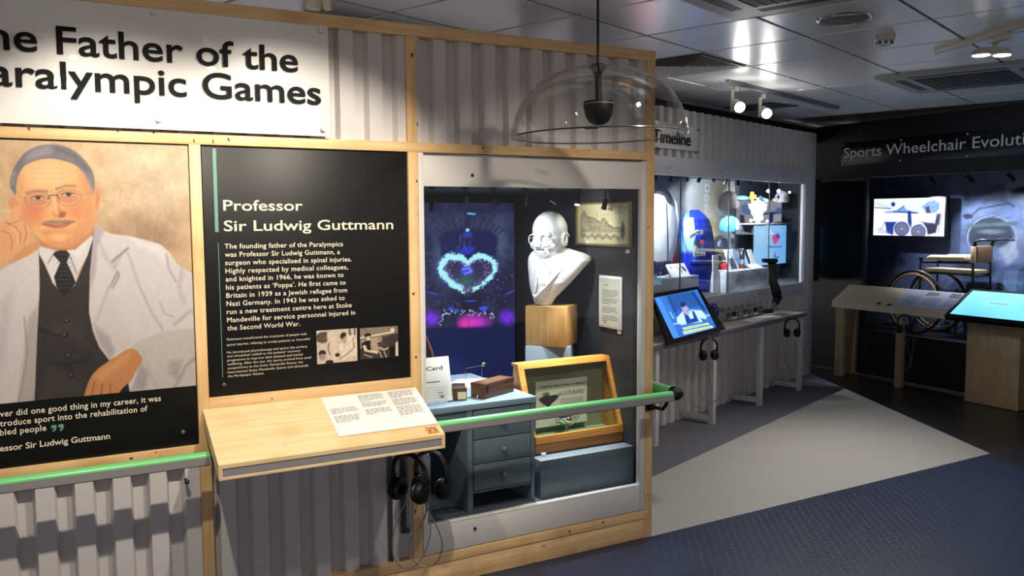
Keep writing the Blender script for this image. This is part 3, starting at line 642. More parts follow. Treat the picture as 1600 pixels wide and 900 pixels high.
for k in range(9): c.line([(0, .02+k*.04), (.72, .0+k*.03)], .008, (190, 172, 154), .012)
for k in range(16): c.line([(.045*k, 0), (.045*k+.02, .3)], .006, (90, 78, 72), .01)
c.line([(0, .31), (.8, .2)], .05, (214, 196, 176), .02); c.poly([(.2, .35), (.55, .3), (.55, .75), (.3, .8)], (170, 148, 130), .03); c.poly([(0, .36), (.2, .35), (.2, .6), (0, .65)], (150, 132, 118), .03)
c.ell(.2, .25, .08, .08, (28, 24, 24), .3); c.ell(.21, .33, .05, .07, (206, 182, 160), .3); c.poly([(.03, .5), (.14, .42), (.27, .42), (.26, .75), (.06, .75)], (24, 22, 22), .03); c.poly([(.06, .55), (.14, .55), (.18, .7), (.48, .78), (.44, .86), (.1, .74)], (212, 188, 166), .03)
c.ell(.52, .4, .06, .08, (150, 124, 108), .3); c.poly([(.44, .5), (.62, .48), (.68, .72), (.5, .75)], (70, 60, 56), .03); c.line([(.5, .66), (.62, .75), (.72, .7)], .04, (210, 186, 164), .02)
c.ell(.85, .14, .06, .09, (214, 194, 176), .3); c.poly([(.76, .28), (.95, .24), (1, .3), (1, .5), (.9, .7), (.78, .68)], (58, 50, 48), .03); c.poly([(.78, .66), (.92, .66), (.92, 1), (.76, 1)], (20, 18, 18), .02); c.poly([(.93, .55), (1, .5), (1, .98), (.92, .98)], (206, 190, 172), .02)
for a, b in (((.1, .85), (.3, .95)), ((.5, .8), (.56, 1)), ((.62, .8), (.68, 1))): c.line([a, b], .025, (190, 170, 152), .02)
c.noise(10, .06, 6); c.build('archive_photograph', PRINTM, t, 'small black-and-white photograph of seated athletes')
stud(pp, 350, 601, t, .0095, .006)

# ---- sloping shelf
Zb, Zf, YF = .888, .752, -.30
t = thing('sloping_shelf', 'sloping plywood reading shelf fixed below the black text panel', 'shelf', (-1.69, 0, .70))
XS0, XS1 = -2.118, -1.262
sl = Pl((XS0, YF, Zf), (1, 0, 0), (0, -YF, Zb-Zf)); L_ = math.hypot(YF, Zb-Zf)
D_ = .055
def slab_(name, x0, x1, s0, s1, t0, t1, m, lab=None):                   # s = distance down the slope 0..1, t = depth below the top face
    g = G(); q = lambda s_, t_: (-.002+(YF+.002)*s_, Zb+(Zf-Zb)*s_-t_)
    P_ = [q(s0, t0), q(s1, t0), q(s1, t1), q(s0, t1)]; g.rings([[(x, y, z) for y, z in P_] for x in (x0, x1)]); return part(name, g, m, t, lab, smooth=False)
slab_('top_board', XS0, XS1, 0, 1, 0, .012, PLY); slab_('under_board', XS0+.013, XS1-.013, 0, .955, .045, D_, PLY)
slab_('side_board', XS0, XS0+.013, 0, .955, .0125, D_, PLY); slab_('side_board', XS1-.013, XS1, 0, .955, .0125, D_, PLY)
for a_, b_ in ((.0125, .0145), (.047, D_)): slab_('front_lip', XS0, XS1, .957, 1, a_, b_, PLY)
for a_, b_ in ((XS0, XS0+.013), (XS1-.013, XS1)): slab_('front_lip', a_, b_, .957, 1, .0145, .047, PLY)
slab_('front_inlay', XS0+.0135, XS1-.0135, .965, .992, .0155, .0465, ALU, 'grey inlay strip along the front edge')
g = G()                                                                  # triangular brackets under the shelf
for x in (-2.085, -1.30): g = G(); g.add([(xx, y, z) for xx in (x, x+.012) for y, z in ((-.002, Zb-.057), (-.24, Zf-.028), (-.002, Zf-.14))], [(0, 1, 2), (5, 4, 3), (0, 3, 4, 1), (1, 4, 5, 2), (2, 5, 3, 0)]); part('support_bracket', g, WHITEB, t, smooth=False)
# information card lying on the shelf
a, b, cc, d_ = [sl.hit(*q) for q in ((505, 625), (651, 605), (681, 662), (527, 685))]
U0, U1, V0, V1 = (a[0]+d_[0])/2, (b[0]+cc[0])/2, (cc[1]+d_[1])/2, (a[1]+b[1])/2
tk = thing('information_card', 'large white information card lying on the right half of the sloping shelf', 'card', sl.at((U0+U1)/2, (V0+V1)/2, 0))
part('card_sheet', G().box(U0, U1, V0, V1, .0006, .0046, .0008, sl.M), PAPER, tk)
g = G(); W = U1-U0; HH = V1-V0; rs = random.Random(4); sl2 = Pl(sl.at(0, 0, .0047), sl.U, sl.V)
def para(g, u, v, w, n, lh, pl, h=None, hm=1.3):
    if h: put_text(g, h, pl, u, u+w*.72, v, lh*.62, res=1, off=.02, proud=.0003); v -= lh*1.25
    for k in range(n):
        ln = w*(rs.uniform(.84, 1) if k < n-1 else rs.uniform(.3, .7)); x = u
        while x < u+ln-.002:
            q = min(rs.uniform(.006, .022), u+ln-x); g.box(x, x+q, v, v+lh*.36, .0001, .0004, 0, pl.M); x += q+.0035
        v -= lh
    return v-lh*.7
cw = W*.275; lh = HH*.031
v = V1-HH*.33; v = para(g, U0+W*.035, v, cw, 5, lh, sl2, None); para(g, U0+W*.035, v-lh*.6, cw, 6, lh, sl2)
v = V1-HH*.06; v = para(g, U0+W*.36, v, cw, 6, lh, sl2); v = para(g, U0+W*.36, v, cw, 4, lh, sl2); para(g, U0+W*.36, v-lh, cw, 5, lh, sl2)
v = V1-HH*.05; v = para(g, U0+W*.68, v, cw, 6, lh, sl2); v = para(g, U0+W*.68, v, cw, 6, lh, sl2); para(g, U0+W*.68, v, cw, 8, lh, sl2)
part('printed_text', g, mat('grey_print', (104, 100, 98), .7, 0, 0), tk, smooth=False, kind='stuff')
# headphone symbol plaque
u, v = sl.hit(675, 672); tk = thing('headphone_plaque', 'small square wooden plaque with a headphone symbol at the shelf corner', 'plaque', sl.at(u, v, 0))
part('plate', G().box(u-.024, u+.024, v-.019, v+.019, .0004, .004, .001, sl.M), wood('plaque_wood', (216, 160, 104), (196, 138, 84), 'x', .5, False), tk)
g = G().torus((u, v-.004, .0043), .012, .0012, (0, 0, 1), 20, 6, sl.M, 0, PI); g.ell((u-.012, v-.008, .0043), (.0035, .006, .0008), sl.M, 10, 6); g.ell((u+.012, v-.008, .0043), (.0035, .006, .0008), sl.M, 10, 6)
part('headphone_symbol', g, mat('burnt_engraving', (74, 38, 20), .7), tk)

# ---- handrails
def handrail(label, xa, xb, elbow):
    t = thing('handrail', label, 'handrail', ((xa+xb)/2, -.09, .715), group='green topped handrail pieces'); del t['group']
    y0, y1, z0, z1 = -.150, -.112, .715, .763
    g = G(); pr = [(y0, z0), (y0-.003, z0+.004), (y0-.003, z0+.031), (y1, z0+.031), (y1, z0)]
    g.rings([[(x, y, z) for y, z in pr] for x in (xa, xb)]); part('metal_channel', g, ALU, t, smooth=False)
    g = G(); pr = [(y0-.003, z0+.0312), (y0-.002, z0+.037), (y0+.006, z0+.045), (y0+.018, z0+.048), (y1-.006, z0+.045), (y1, z0+.038), (y1, z0+.0312)]
    g.rings([[(x, y, z) for y, z in pr] for x in (xa, xb)]); part('green_cover', g, GREEN, t, 'glossy green plastic cover', ang=1.2)
    return t
handrail('green and grey handrail running left below the portrait quotation', XL, XS0-.004, False)
t = handrail('green and grey handrail crossing the glass case, ending in a black elbow', XS1+.002, .020, True)
g = G(); cx = .022
g.tube([(cx-.012, -.130, .740), (cx+.012, -.130, .740), (cx+.034, -.120, .740), (cx+.044, -.098, .740), (cx+.044, -.072, .740)], .030, 16); part('elbow_joint', g, BLK, t, 'black elbow joint')
part('return_rail', G().box(cx+.022, cx+.066, -.070, .24, .713, .765, .010), GREEN, t, 'green return rail behind the post')
g = G().tube([(-.022, -.004, .668), (-.022, -.050, .668), (-.020, -.105, .672), (-.016, -.122, .695), (-.014, -.126, .713)], .009, 10); g.box(-.048, .0, -.012, -.0032, .645, .695, .003)
g.ell((-.022, -.03, .668), (.014, .022, .014)); part('wall_bracket', g, BLK, t)
part('bracket_block', G().box(-.046, .022, -.034, -.0125, .682, .704, .002), PINE_X, t)
g = G().ell((-2.185, -.020, .628), (.009, .009, .009)); g.cyl((-2.185, -.012, .628), (-2.185, .014, .628), .006); part('screw_head', g, mat('dark_steel_screw', (70, 66, 62), .3, .9), wa, kind='structure')

# ---- headphones
def headphones(label, P, rz, s=1.0, loops=(), hookz=.05, cab=.0028, tilt=0.0, group=None):
    """P = top of the headband; cups hang below; loops = lists of world offsets for the hanging cable"""
    t = thing('headphones', label, 'headphones', P, rz, group)
    M = Matrix.Translation(Vector([float(a) for a in P])) @ Matrix.Rotation(rz, 4, 'Z') @ Matrix.Rotation(tilt, 4, 'X') @ Matrix.Scale(s, 4)
    R = .072; n = 22
    arc = [(R*math.sin(a), 0, -R+R*math.cos(a)*1.02) for a in [(-1.75+3.5*k/n) for k in range(n+1)]]
    arc = [(x, 0, z if abs(x) < R*.9 or z > -R else z) for x, _, z in arc]
    part('headband', G().tube(arc, .008, 10, sq=(1.7, .9), F=M), RUB, t)
    arc2 = [(x*1.09, .0, z*1.0+.005) for x, _, z in arc[3:-3]]; part('band_shell', G().tube(arc2, .004, 8, sq=(1.9, .8), F=M), BLK, t)
    for sd in (-1, 1):
        g = G().box(sd*.070-.007, sd*.070+.007, -.012, .012, -.112, -.078, .003, M); part('slider', g, BLK, t)
        q = Matrix.Translation((sd*.052, 0, -.135)) @ Matrix.Rotation(sd*PI/2, 4, 'Y')
        g = G().lathe([(.0001, .024), (.024, .024), (.036, .018), (.041, .008), (.042, -.002), (.040, -.006)], (0, 0, 0), 26, F=M @ q); g.torus((0, 0, .020), .020, .003, F=M @ q)
        part('ear_cup', g, BLK, t)
        part('ear_cushion', G().torus((0, 0, -.014), .028, .011, n=26, m=10, F=M @ q), RUB, t)
    g = G()
    for lp in loops:
        pts = [np.array(P)+np.array(p) for p in lp]; out = []
        for i in range(len(pts)-1):
            a, b, c_, d_ = pts[max(i-1, 0)], pts[i], pts[i+1], pts[min(i+2, len(pts)-1)]
            for k in range(6):
                u = k/6; out.append(.5*((2*b)+(-a+c_)*u+(2*a-5*b+4*c_-d_)*u*u+(-a+3*b-3*c_+d_)*u**3))
        out.append(pts[-1]); g.tube(out, cab, 6)
    if loops: part('cable', g, CABLE, t)
    part('hanging_hook', G().tube([(0, .0, hookz), (0, .0, .012), (0, -.012, -.012), (0, -.02, -.004)], .004, 8, F=M), STEEL, t)
    return t
rx = (_rt[0], _rt[1])                                                    # picture-right on the ground, used to lay out hanging cables
def off(dx, dz, dy=0.0): return (dx*_rt[0]-dy*_rt[1], dx*_rt[1]+dy*_rt[0], dz)
vp = Pl((-1.33, -.20, .6), _r0, (0, 0, 1))
def vpt(x, y, pl=vp): return pl.w(x, y)
P1 = vpt(638, 710); P2 = Pl((-1.255, -.10, .6), _r0, (0, 0, 1)).w(674, 706)
def rel(P, pts, pl=vp): return [tuple(np.array(pl.w(x, y))-np.array(P)) for x, y in pts]
headphones('black over-ear headphones hanging in front, nearer of the pair under the sloping shelf', P1, math.radians(-58), 1.1, [rel(P1, [(636, 782), (622, 810), (613, 845), (617, 875), (635, 888), (655, 878), (670, 845), (672, 812), (664, 780), (659, 740), (657, 712)])], .03)
headphones('black over-ear headphones half hidden by the front pair under the shelf end', P2, math.radians(-58), 1.1, [rel(P2, [(668, 782), (662, 812), (645, 835), (638, 862), (650, 880), (668, 886), (684, 876), (691, 850), (682, 822), (667, 795), (660, 760)])], .03)

# ================================================================== GLASS DISPLAY CASE IN WALL A
t = thing('display_case', 'tall glass-fronted display case with white bands built into the timber wall', 'display case', (-.64, .6, .14))
part('top_band', G().box(-1.232, -.052, .002, .03, 1.732, 1.860, .001), WHITE, t); part('bottom_band', G().box(-1.232, -.052, .002, .03, .146, .277, .001), WHITE, t)
part('left_jamb', G().box(-1.234, -1.211, -.001, .03, .146, 1.871, .001), WHITE, t); part('right_jamb', G().box(-.076, -.049, -.001, .03, .146, 1.865, .001), WHITE, t)
part('glass_pane', G().box(-1.2105, -.0765, .012, .018, .2775, 1.7315), CASEG, t)
part('sill_edge', G().box(-1.21, -.077, .0005, .0018, .272, .277), mat('bright_edge', (236, 236, 236), .3), t)
part('case_floor', G().box(-1.30, -.05, .03, 1.30, .25, .27), mat('case_floor_paint', (72, 80, 90), .5, 0, .05, 3), t); part('case_ceiling', G().box(-1.30, -.05, .03, 1.30, 1.742, 1.762), DARKG, t)
part('side_lining', G().box(-.05, -.03, .03, 1.32, .25, 1.76), mat('slate_grey_lining', (47, 50, 54), .6, 0, .08, 3), t); part('side_lining', G().box(-1.32, -1.30, .03, 1.32, .25, 1.76), DARKG, t)
part('back_lining', G().box(-1.32, -.03, 1.30, 1.32, .25, 1.76), BLK, t)
for x, y in ((738, 274), (742, 826)):
    u, v = P0.hit(x, y); g = G().lathe([(.007, 0), (.007, .003), (.0001, .004)], (u, v, 0), 12, F=P0.M); g.prism([(u-.004, v-.003), (u+.004, v-.003), (u, v+.012)], 0, .002, P0.M); part('lock', g, lock, t)
# ---- stadium photograph backdrop
ph = PA(1.24)
c = Canvas(ph, -1.28, ph.hit(804, 400)[0], .28, ph.hit(735, 317)[1], 190, 300, (26, 30, 62))
c.noise(14, 18, 3); c.grad(lambda X, Y: np.exp(-((X-690)/16.)**2-((Y-400)/50.)**2)*.7, (84, 92, 130)); c.grad(lambda X, Y: np.exp(-((X-782)/14.)**2-((Y-375)/38.)**2)*.7, (78, 96, 124))
c.grad(lambda X, Y: np.exp(-((X-732)/50.)**2-((Y-352)/16.)**2)*.5, (70, 86, 120)); c.noise(12, 6, 9)
c.poly([(685, 372), (700, 361), (731, 357), (765, 362), (778, 372), (775, 400), (690, 400)], (22, 26, 74), 6)
for k in range(13):
    a = -1.15+k*.19; c.line([(731+46*math.sin(a), 377-18*math.cos(a)), (731+62*math.sin(a), 372-30*math.cos(a))], 1.4, (16, 20, 48), 1.5)
c.line([(731, 333), (731, 356)], 9, (34, 28, 66), 5); c.line([(731, 333.5), (742, 334.5)], 2.4, (90, 190, 250), 1.5); c.ell(730.5, 359.5, 2.8, 2.8, (150, 220, 255), .5); c.ell(730, 367, 8, 4, (54, 52, 170), .8)
for x in (719, 726, 735): c.line([(x, 370), (x-.5, 392)], .7, (130, 140, 210), 1)
c.ell(730, 391, 11, 6, (40, 44, 180), .5)
r = np.random.RandomState(5)
c.dots([(r.uniform(665, 803), r.uniform(385, 500)) for _ in range(190)], .7, (120, 96, 196), .9)
hx = lambda q: 731+42*math.sin(q)**3; hy = lambda q: 428-2.35*(13*math.cos(q)-5*math.cos(2*q)-2*math.cos(3*q)-math.cos(4*q))*.98
hp = [(hx(2*PI*k/60), hy(2*PI*k/60)) for k in range(60)]
c.poly(hp, (44, 42, 78), 3); c.grad(lambda X, Y: np.exp(-((X-728)/16.)**2-((Y-440)/13.)**2)*.8, (52, 108, 96))
n = c.noisef(2.2, 31); n2 = c.noisef(7, 32)
d = np.full(len(c.X), 1e9)
for (x, y) in [(hx(2*PI*k/150), hy(2*PI*k/150)) for k in range(150)]: d = np.minimum(d, (c.X-x)**2+(c.Y-y)**2)
d = np.sqrt(d); wd = np.where(c.X < 727, 6.2, 4.6)+np.where(c.Y > 452, -2.6, 0)
c.mix(np.clip((wd*1.8-d)/6+n-.7, 0, 1)*.5, (60, 120, 235)); c.mix(np.clip((wd-d)/1.8+(n-.5)*2.2+(n2-.5)*2, 0, 1), (168, 236, 244))
for _ in range(260):
    q = r.uniform(0, 2*PI); k = r.uniform(.62, .86); c.ell(731+(hx(q)-731)*k, 428+(hy(q)-428)*k, .65, .65, (150, 122, 200), .9)
c.ell(730, 423, 10, 7.5, (70, 66, 214), .5); c.line([(722, 421), (733, 419), (737, 424), (726, 428)], 1.6, (150, 160, 250), 1.5)
c.poly([(722, 462), (736, 455), (750, 462), (752, 488), (720, 488)], (18, 18, 40), 5, alpha=.8); c.line([(728, 470.5), (743, 470.5)], 2, (74, 70, 236), 1.5)
for x, y in ((668, 456), (676, 458), (790, 460), (797, 457)): c.line([(x, y), (x+7, y-3 if x > 700 else y+2)], 1.6, (88, 64, 236), 1.5)
for x, y in ((704, 482), (712, 485), (752, 482), (758, 481), (756, 484)): c.ell(x, y, 4, 2.2, (52, 84, 226), .9)
c.dots([(r.uniform(690, 775), 487+r.uniform(-3, 6)) for _ in range(34)]+[(696-k*1.5+r.uniform(-3, 3), 490+k*3) for k in range(7)]+[(768+r.uniform(-3, 8), 494+r.uniform(-4, 8)) for _ in range(6)], 1.0, (196, 220, 240), .8)
for x, y, rx_, ry_, col in ((674, 498, 15, 13, (126, 42, 238)), (793, 496, 14, 14, (112, 40, 232)), (742, 504, 27, 15, (196, 44, 196)), (728, 508, 14, 14, (222, 50, 170))): c.mix(np.clip(1.25-np.sqrt(((c.X-x)/rx_)**2+((c.Y-y)/ry_)**2), 0, 1), col)
for a, b in (((666, 506), (684, 490)), ((783, 484), (800, 502)), ((733, 495), (733, 516))): c.line([a, b], .9, (50, 20, 90), 1)
c.mix(np.clip((c.Y-509-(c.X-731)*-.02)/5, 0, 1), (22, 28, 72)); c.grad(lambda X, Y: np.exp(-((X-705)/30.)**2-((Y-575)/18.)**2)*.25, (60, 80, 150))
c.build('stadium_backdrop', vcol('glowing_backdrop_print', .35, .55), None, 'backdrop photograph of a blue heart of light in a stadium at night', 'photograph')  # print emits its own glow in place of light falling on it
for o in bpy.data.objects:
    if o.name == 'stadium_backdrop': pass

# ---- desk
DT = .768
t = thing('desk', 'blue-grey painted pedestal desk with round knobs inside the tall glass case', 'desk', (-.92, .42, .27))
DX0, DX1, DY0, DY1 = -1.19, -.628, .068, .762
part('desk_top', G().box(DX0, DX1, DY0, DY1, DT-.028, DT, .002), mat('desk_top_lit_paint', (122, 138, 154), .45, 0, .04), t, 'pale blue-grey desk top')  # the desk's own paint, lightened for the light on its top
part('apron', G().box(DX0+.01, -.985, DY0+.012, DY0+.03, DT-.062, DT-.0285, .001), GREYB, t)
for x0, x1, n in ((-.985, -.958, 0), (-.655, -.636, 0)): part('pedestal_side', G().box(x0, x1, DY0+.006, DY1-.02, .27, DT-.0285, .001), GREYB, t)
part('pedestal_side', G().box(-1.185, -1.165, DY0+.006, DY1-.02, .27, DT-.0285, .001), GREYB, t)
part('pedestal_back', G().box(-.958, -.655, DY1-.04, DY1-.025, .36, DT-.0285), GREYB, t); part('pedestal_base', G().box(-.957, -.656, DY0+.012, DY1-.041, .352, .362), GREYB, t)
for z0, z1, kz in ((.602, .733, None), (.489, .598, .62-.045), (.366, .485, .43)):
    dw = part('drawer', G().box(-.953, -.659, DY0+.004, DY0+.022, z0, z1, .002), GREYB, t)
    k_ = (z0+z1)/2; g = G().lathe([(.006, 0), (.006, .010), (.013, .016), (.0135, .022), (.008, .027), (.0001, .028)], (-.806, DY0+.004, k_), 18, (0, -1, 0)); part('knob', g, GREYB, dw)
zt = DT+.0005
def Dk(x, y): return FL(x, y, DT)
# leaning printed card
pc_ = PA(.16); a0 = pc_.hit(668, 623)
cp = Pl((-1.26+.02, .135, DT+.012), (1, .0, 0), (0, .22, 1)); a, b = cp.hit(706.5, 619), cp.hit(692, 557)
t = thing('title_card', 'white printed card propped upright at the left end of the desk', 'card', cp.at(.1, 0)); uL, uR, vT = -.0, a[0]-.0, b[1]
part('card_sheet', G().box(uL, uR, .0, vT, 0, .004, .0008, cp.M), PAPER, t)
cq = Pl(cp.at(0, 0, .0041), cp.U, cp.V); g = G(); put_text(g, 'Card', cq, uR-.115, uR-.035, vT-.058, .017, res=3, off=.02)
g.box(uR-.13, uR-.055, vT-.112, vT-.108, .0001, .0004, 0, cq.M)
for k in range(9): g.box(uR-.14, uR-.02-.003*(k % 3), vT-.135-.012*k, vT-.1342-.012*k, .0001, .0004, 0, cq.M)
put_text(g, '1948', cq, uR-.07, uR-.045, .036, .007, res=2); put_text(g, 'S.M.', cq, uR-.063, uR-.04, .016, .013, res=2, off=.03)
part('printed_text', g, mat('dark_grey_print', (70, 68, 66), .7, 0, 0), t, smooth=False, kind='stuff')
part('stand', G().tube([cp.at(.05, 0, .012), cp.at(.05, 0, -.03), cp.at(.05, .08, -.012)], .003, 6), STEEL, t)
# open sheets on the desk top
def sheet(name, label, pts, m, h=.0015, z=DT, cat='paper', grp=None):
    P_ = [FL(x, y, z) for x, y in pts]; t_ = G().prism([(p[0], p[1]) for p in P_], z+.0004, z+.0004+h); return solo(name, t_, m, label, cat, grp, smooth=False)
sheet('paper_sheet', 'large white paper lying flat at the back of the blue-grey desk', [(693, 605), (716, 593), (750, 592), (766, 591), (742, 600), (735, 604), (700, 622), (697, 624)], PAPER)
# small slide box with labelled front
P_ = Dk(718, 626); rz = math.radians(-24); t = thing('slide_box', 'small open wooden card box with a pale label, on the desk', 'box', P_, rz)
M = Matrix.Translation(Vector(P_.tolist())) @ Matrix.Rotation(rz, 4, 'Z')
g = G(); h = .058; g.box(-.034, .034, 0, .004, .0, h, .0008, M)
part('front_board', g, WALNUT, t)
g = G().box(.030, .034, .0045, .15, 0, h-.006, .0005, M); part('side_board', g, mat('pale_box_side', (190, 172, 128), .5), t); part('side_board', G().box(-.034, -.030, .0045, .15, 0, h-.006, .0005, M), WALNUT, t)
part('base_board', G().box(-.0295, .0295, .0045, .15, 0, .004, 0, M), WALNUT, t); part('back_board', G().box(-.0295, .0295, .146, .15, .0045, h-.006, 0, M), WALNUT, t)
part('brass_rim', G().box(-.035, .035, -.001, .006, h, h+.003, .0005, M), mat('brass', (196, 166, 96), .3, .8), t)
part('label_plate', G().box(-.008, .030, -.0015, -.0002, .006, .040, 0, M), mat('aged_label', (206, 200, 170), .6), t)
for k in range(8): part('file_card', G().box(-.028, .028, .012+k*.016, .014+k*.016, .005, h-.006-.001*(k % 3), 0, M), mat('file_card_paper', (92, 96, 108), .7) if k == 0 else bpy.data.materials['file_card_paper'], t)
# walnut box
A_, B_ = Dk(758, 624), Dk(803, 611.5); v_ = B_-A_; Ln = float(np.linalg.norm(v_)); rz = math.atan2(v_[1], v_[0])
t = thing('wooden_box', 'dark walnut lidded box standing at the right of the desk top', 'box', A_, rz); M = Matrix.Translation(Vector(A_.tolist())) @ Matrix.Rotation(rz, 4, 'Z')
part('box_body', G().box(0, Ln, 0, .085, .0005, .050, .0015, M), WALNUT, t); part('lid', G().box(-.001, Ln+.001, -.001, .086, .0505, .070, .0015, M), WALNUT, t)
part('hasp', G().box(.012, .020, -.003, -.0012, .028, .062, .0005, M), BLK, t); g = G().box(.03, Ln-.03, .02, .03, .0702, .072, 0, M).box(.03, Ln-.03, .05, .06, .0702, .072, 0, M); part('lid_inlay', g, BLOCKW, t, kind='stuff')
# clear acrylic clips on the desk
for i, (x, y, lab) in enumerate(((746, 622, 'clear acrylic stand beside the walnut box'), (684, 629, 'small clear acrylic foot in front of the printed card'))):
    P_ = Dk(x, y); g = G(); M = Matrix.Translation(Vector(P_.tolist())); pth = [(0, 0, .002), (.0, .0, .014), (.016, .0, .014), (.016, 0, .002)]; g.tube([M @ Vector(q) for q in pth], .0035, 6)
    solo('acrylic_clip', g, mat('clear_acrylic', (225, 232, 238), .08, 0, 0) if i == 0 else bpy.data.materials['clear_acrylic'], lab, 'clip')
P_ = Dk(728, 602); g = G().cyl(P_, P_+np.array([0, 0, .085]), .0012, 6); g.cyl(P_+np.array([0, 0, .085]), P_+np.array([.10, .02, .088]), .0012, 6); g.cyl(P_+np.array([.10, .02, .088]), P_+np.array([.10, .02, 0]), .0012, 6); g.ell(P_+np.array([.112, .02, .092]), (.014, .004, .010))
solo('wire_stand', g, STEEL, 'thin wire stand with a round clip behind the card box', 'stand')
# brown leather strap object at the left edge
cl = Pl((0, .62, 0), (1, 0, 0), (0, 0, 1)); g = G(); pts = [cl.w(x, y) for x, y in ((655, 512), (665, 530), (672, 548), (677, 566), (680, 582), (682, 600))]; pts[-1][2] = DT+.013; g.tube(pts, [.018, .022, .022, .018, .014, .012], 10, sq=(1, .5))
solo('leather_strap', g, mat('brown_leather', (96, 56, 38), .4, 0, .2, 30, .3, 90), 'curved brown leather piece standing behind the white card', 'leather piece')

# ---- large blue-grey plinth in front
t_ = G().box(-.602, -.060, .072, .156, .2705, .454, .002); solo('display_plinth', t_, GREYB, 'long low blue-grey plinth along the right front of the glass case', 'plinth')
P_ = FL(849, 713, .454); solo('acrylic_clip', G().box(float(P_[0])-.010, float(P_[0])+.012, float(P_[1])-.006, float(P_[1])+.006, .4545, .470, .001), bpy.data.materials['clear_acrylic'], 'small clear acrylic clip at the left end of the low plinth', 'clip')
# ---- wedge-shaped oak cabinet with certificate
t = thing('oak_cabinet', 'sloping honey-coloured oak cabinet holding a certificate and a silver cup', 'cabinet', (-.32, .3, .27))
X0, X1 = -.600, -.052; yb, yt, ybk = .172, .298, .342; zb_, zt_ = .455, .880
def quadslab(pts, th):                         # pts: four 3-D corners, pushed back by th along +y
    g = G(); g.add([tuple(p) for p in pts]+[(p[0], p[1]+th, p[2]) for p in pts], [(0, 1, 2, 3), (7, 6, 5, 4), (0, 4, 5, 1), (1, 5, 6, 2), (2, 6, 7, 3), (3, 7, 4, 0)]); return g
def fy(z): return yb if z < .530 else yb+(yt-yb)*(z-.530)/(zt_-.530)
fw_ = .030
part('front_rail', quadslab([(X0, fy(zt_-fw_*.8), zt_-fw_*.8), (X1, fy(zt_-fw_*.8), zt_-fw_*.8), (X1, yt, zt_), (X0, yt, zt_)], .02), OAK, t, smooth=False)
part('front_rail', quadslab([(X0+.03, yb, .505), (X1, yb, .505), (X1, fy(.540), .540), (X0+.03, fy(.540), .540)], .02), OAK, t, smooth=False)
part('lower_board', G().box(X0+.03, X1+.0, yb+.006, yb+.024, .454, .5045), wood('oak_lower', (168, 112, 52), (140, 88, 38), 'x', .4, False), t)
for xa, xb in ((X0, X0+.032), (X1-.022, X1)): part('front_stile', quadslab([(xa, fy(.5405), .5405), (xb, fy(.5405), .5405), (xb, fy(zt_-.0245), zt_-.0245), (xa, fy(zt_-.0245), zt_-.0245)], .02), OAK, t, smooth=False)
part('top_board', G().box(X0, X1, yt+.0205, ybk+.02, zt_-.014, zt_), OAK, t)
for xa in (X0, X1-.012):
    g = G(); ys = [(fy(.455)+.025, .4545), (fy(.54)+.022, .54), (yt+.0205, zt_-.0145), (ybk, zt_-.0145), (ybk+.02, .4545)]; g.rings([[(x, y, z) for y, z in ys] for x in (xa, xa+.012)]); part('side_board', g, OAK, t, smooth=False)
part('back_board', G().box(X0+.013, X1-.013, ybk, ybk+.012, .4545, zt_-.015), mat('olive_backing_card', (138, 134, 108), .7, 0, .05), t); part('base_board', G().box(X0+.03, X1-.013, yb+.03, ybk-.001, .500, .512), mat('green_baize', (96, 140, 108), .8, 0, .08, 40), t)
part('glass_pane', quadslab([(X0+.033, fy(.545)+.006, .545), (X1-.023, fy(.545)+.006, .545), (X1-.023, fy(.852)+.006, .852), (X0+.033, fy(.852)+.006, .852)], .002), CASEG, t, smooth=False)
part('floor_block', G().box(X0+.03, X1-.02, .19, .34, .2705, .4535), GREYB, t)
pcert = Pl((0, ybk-.03, 0), (1, 0, 0), (0, .0, 1)); a, b = pcert.hit(837, 597), pcert.hit(917, 588); z2 = a[1]; uu0, uu1 = a[0], b[0]; z1 = .545
tc_ = thing('certificate', 'pale printed certificate with interlocked rings behind the oak cabinet glass', 'certificate', pcert.at((uu0+uu1)/2, z1)); part('certificate_sheet', G().box(uu0, uu1, z1, z2, -.002, 0, 0, pcert.M), mat('certificate_paper', (206, 204, 184), .7, 0, .03), tc_)
W = uu1-uu0; inkd = mat('charcoal_ink', (40, 42, 38), .7, 0, 0)
g = G(); put_text(g, 'COMITÉ INTERNATIONAL OLYMPIQUE', pcert, uu0+W*.06, uu1-W*.03, z2-.036, .010, res=2, off=.02); put_text(g, 'LA COUPE FEARNLEY', pcert, uu0+W*.44, uu1-W*.04, z2-.082, .021, res=2, off=.0); part('certificate_lettering', g, inkd, tc_, smooth=False, kind='stuff')
g = G(); [g.torus((uu0+W*.2+(k-1)*.012, z2-.068, .001), .008, .0011, n=18, m=5, F=pcert.M) for k in range(3)]; [g.torus((uu0+W*.2+(k-.5)*.012, z2-.077, .001), .008, .0011, n=18, m=5, F=pcert.M) for k in range(2)]; part('ring_emblem', g, inkd, tc_, kind='stuff')
g = G()
for k in range(5): g.box(uu0+W*.47, uu1-W*(.06+.03*(k % 2)), z2-.105-.011*k, z2-.104-.011*k, 0, .0006, 0, pcert.M)
part('certificate_text', g, inkd, tc_, smooth=False, kind='stuff')
cu = pcert.hit(857, 622); cx = cu[0]; zc = cu[1]; sil = [(-.062, .010), (-.050, 0), (-.048, .008), (.048, .014), (.054, .006), (.062, .018), (.066, .018), (.056, -.004), (.046, -.012), (.02, -.028), (.008, -.040), (.007, -.07), (-.006, -.07), (-.008, -.040), (-.03, -.028), (-.05, -.012)]
part('printed_cup', G().prism([(cx+a, zc+b) for a, b in sil], .0002, .0008, pcert.M), inkd, tc_, smooth=False)
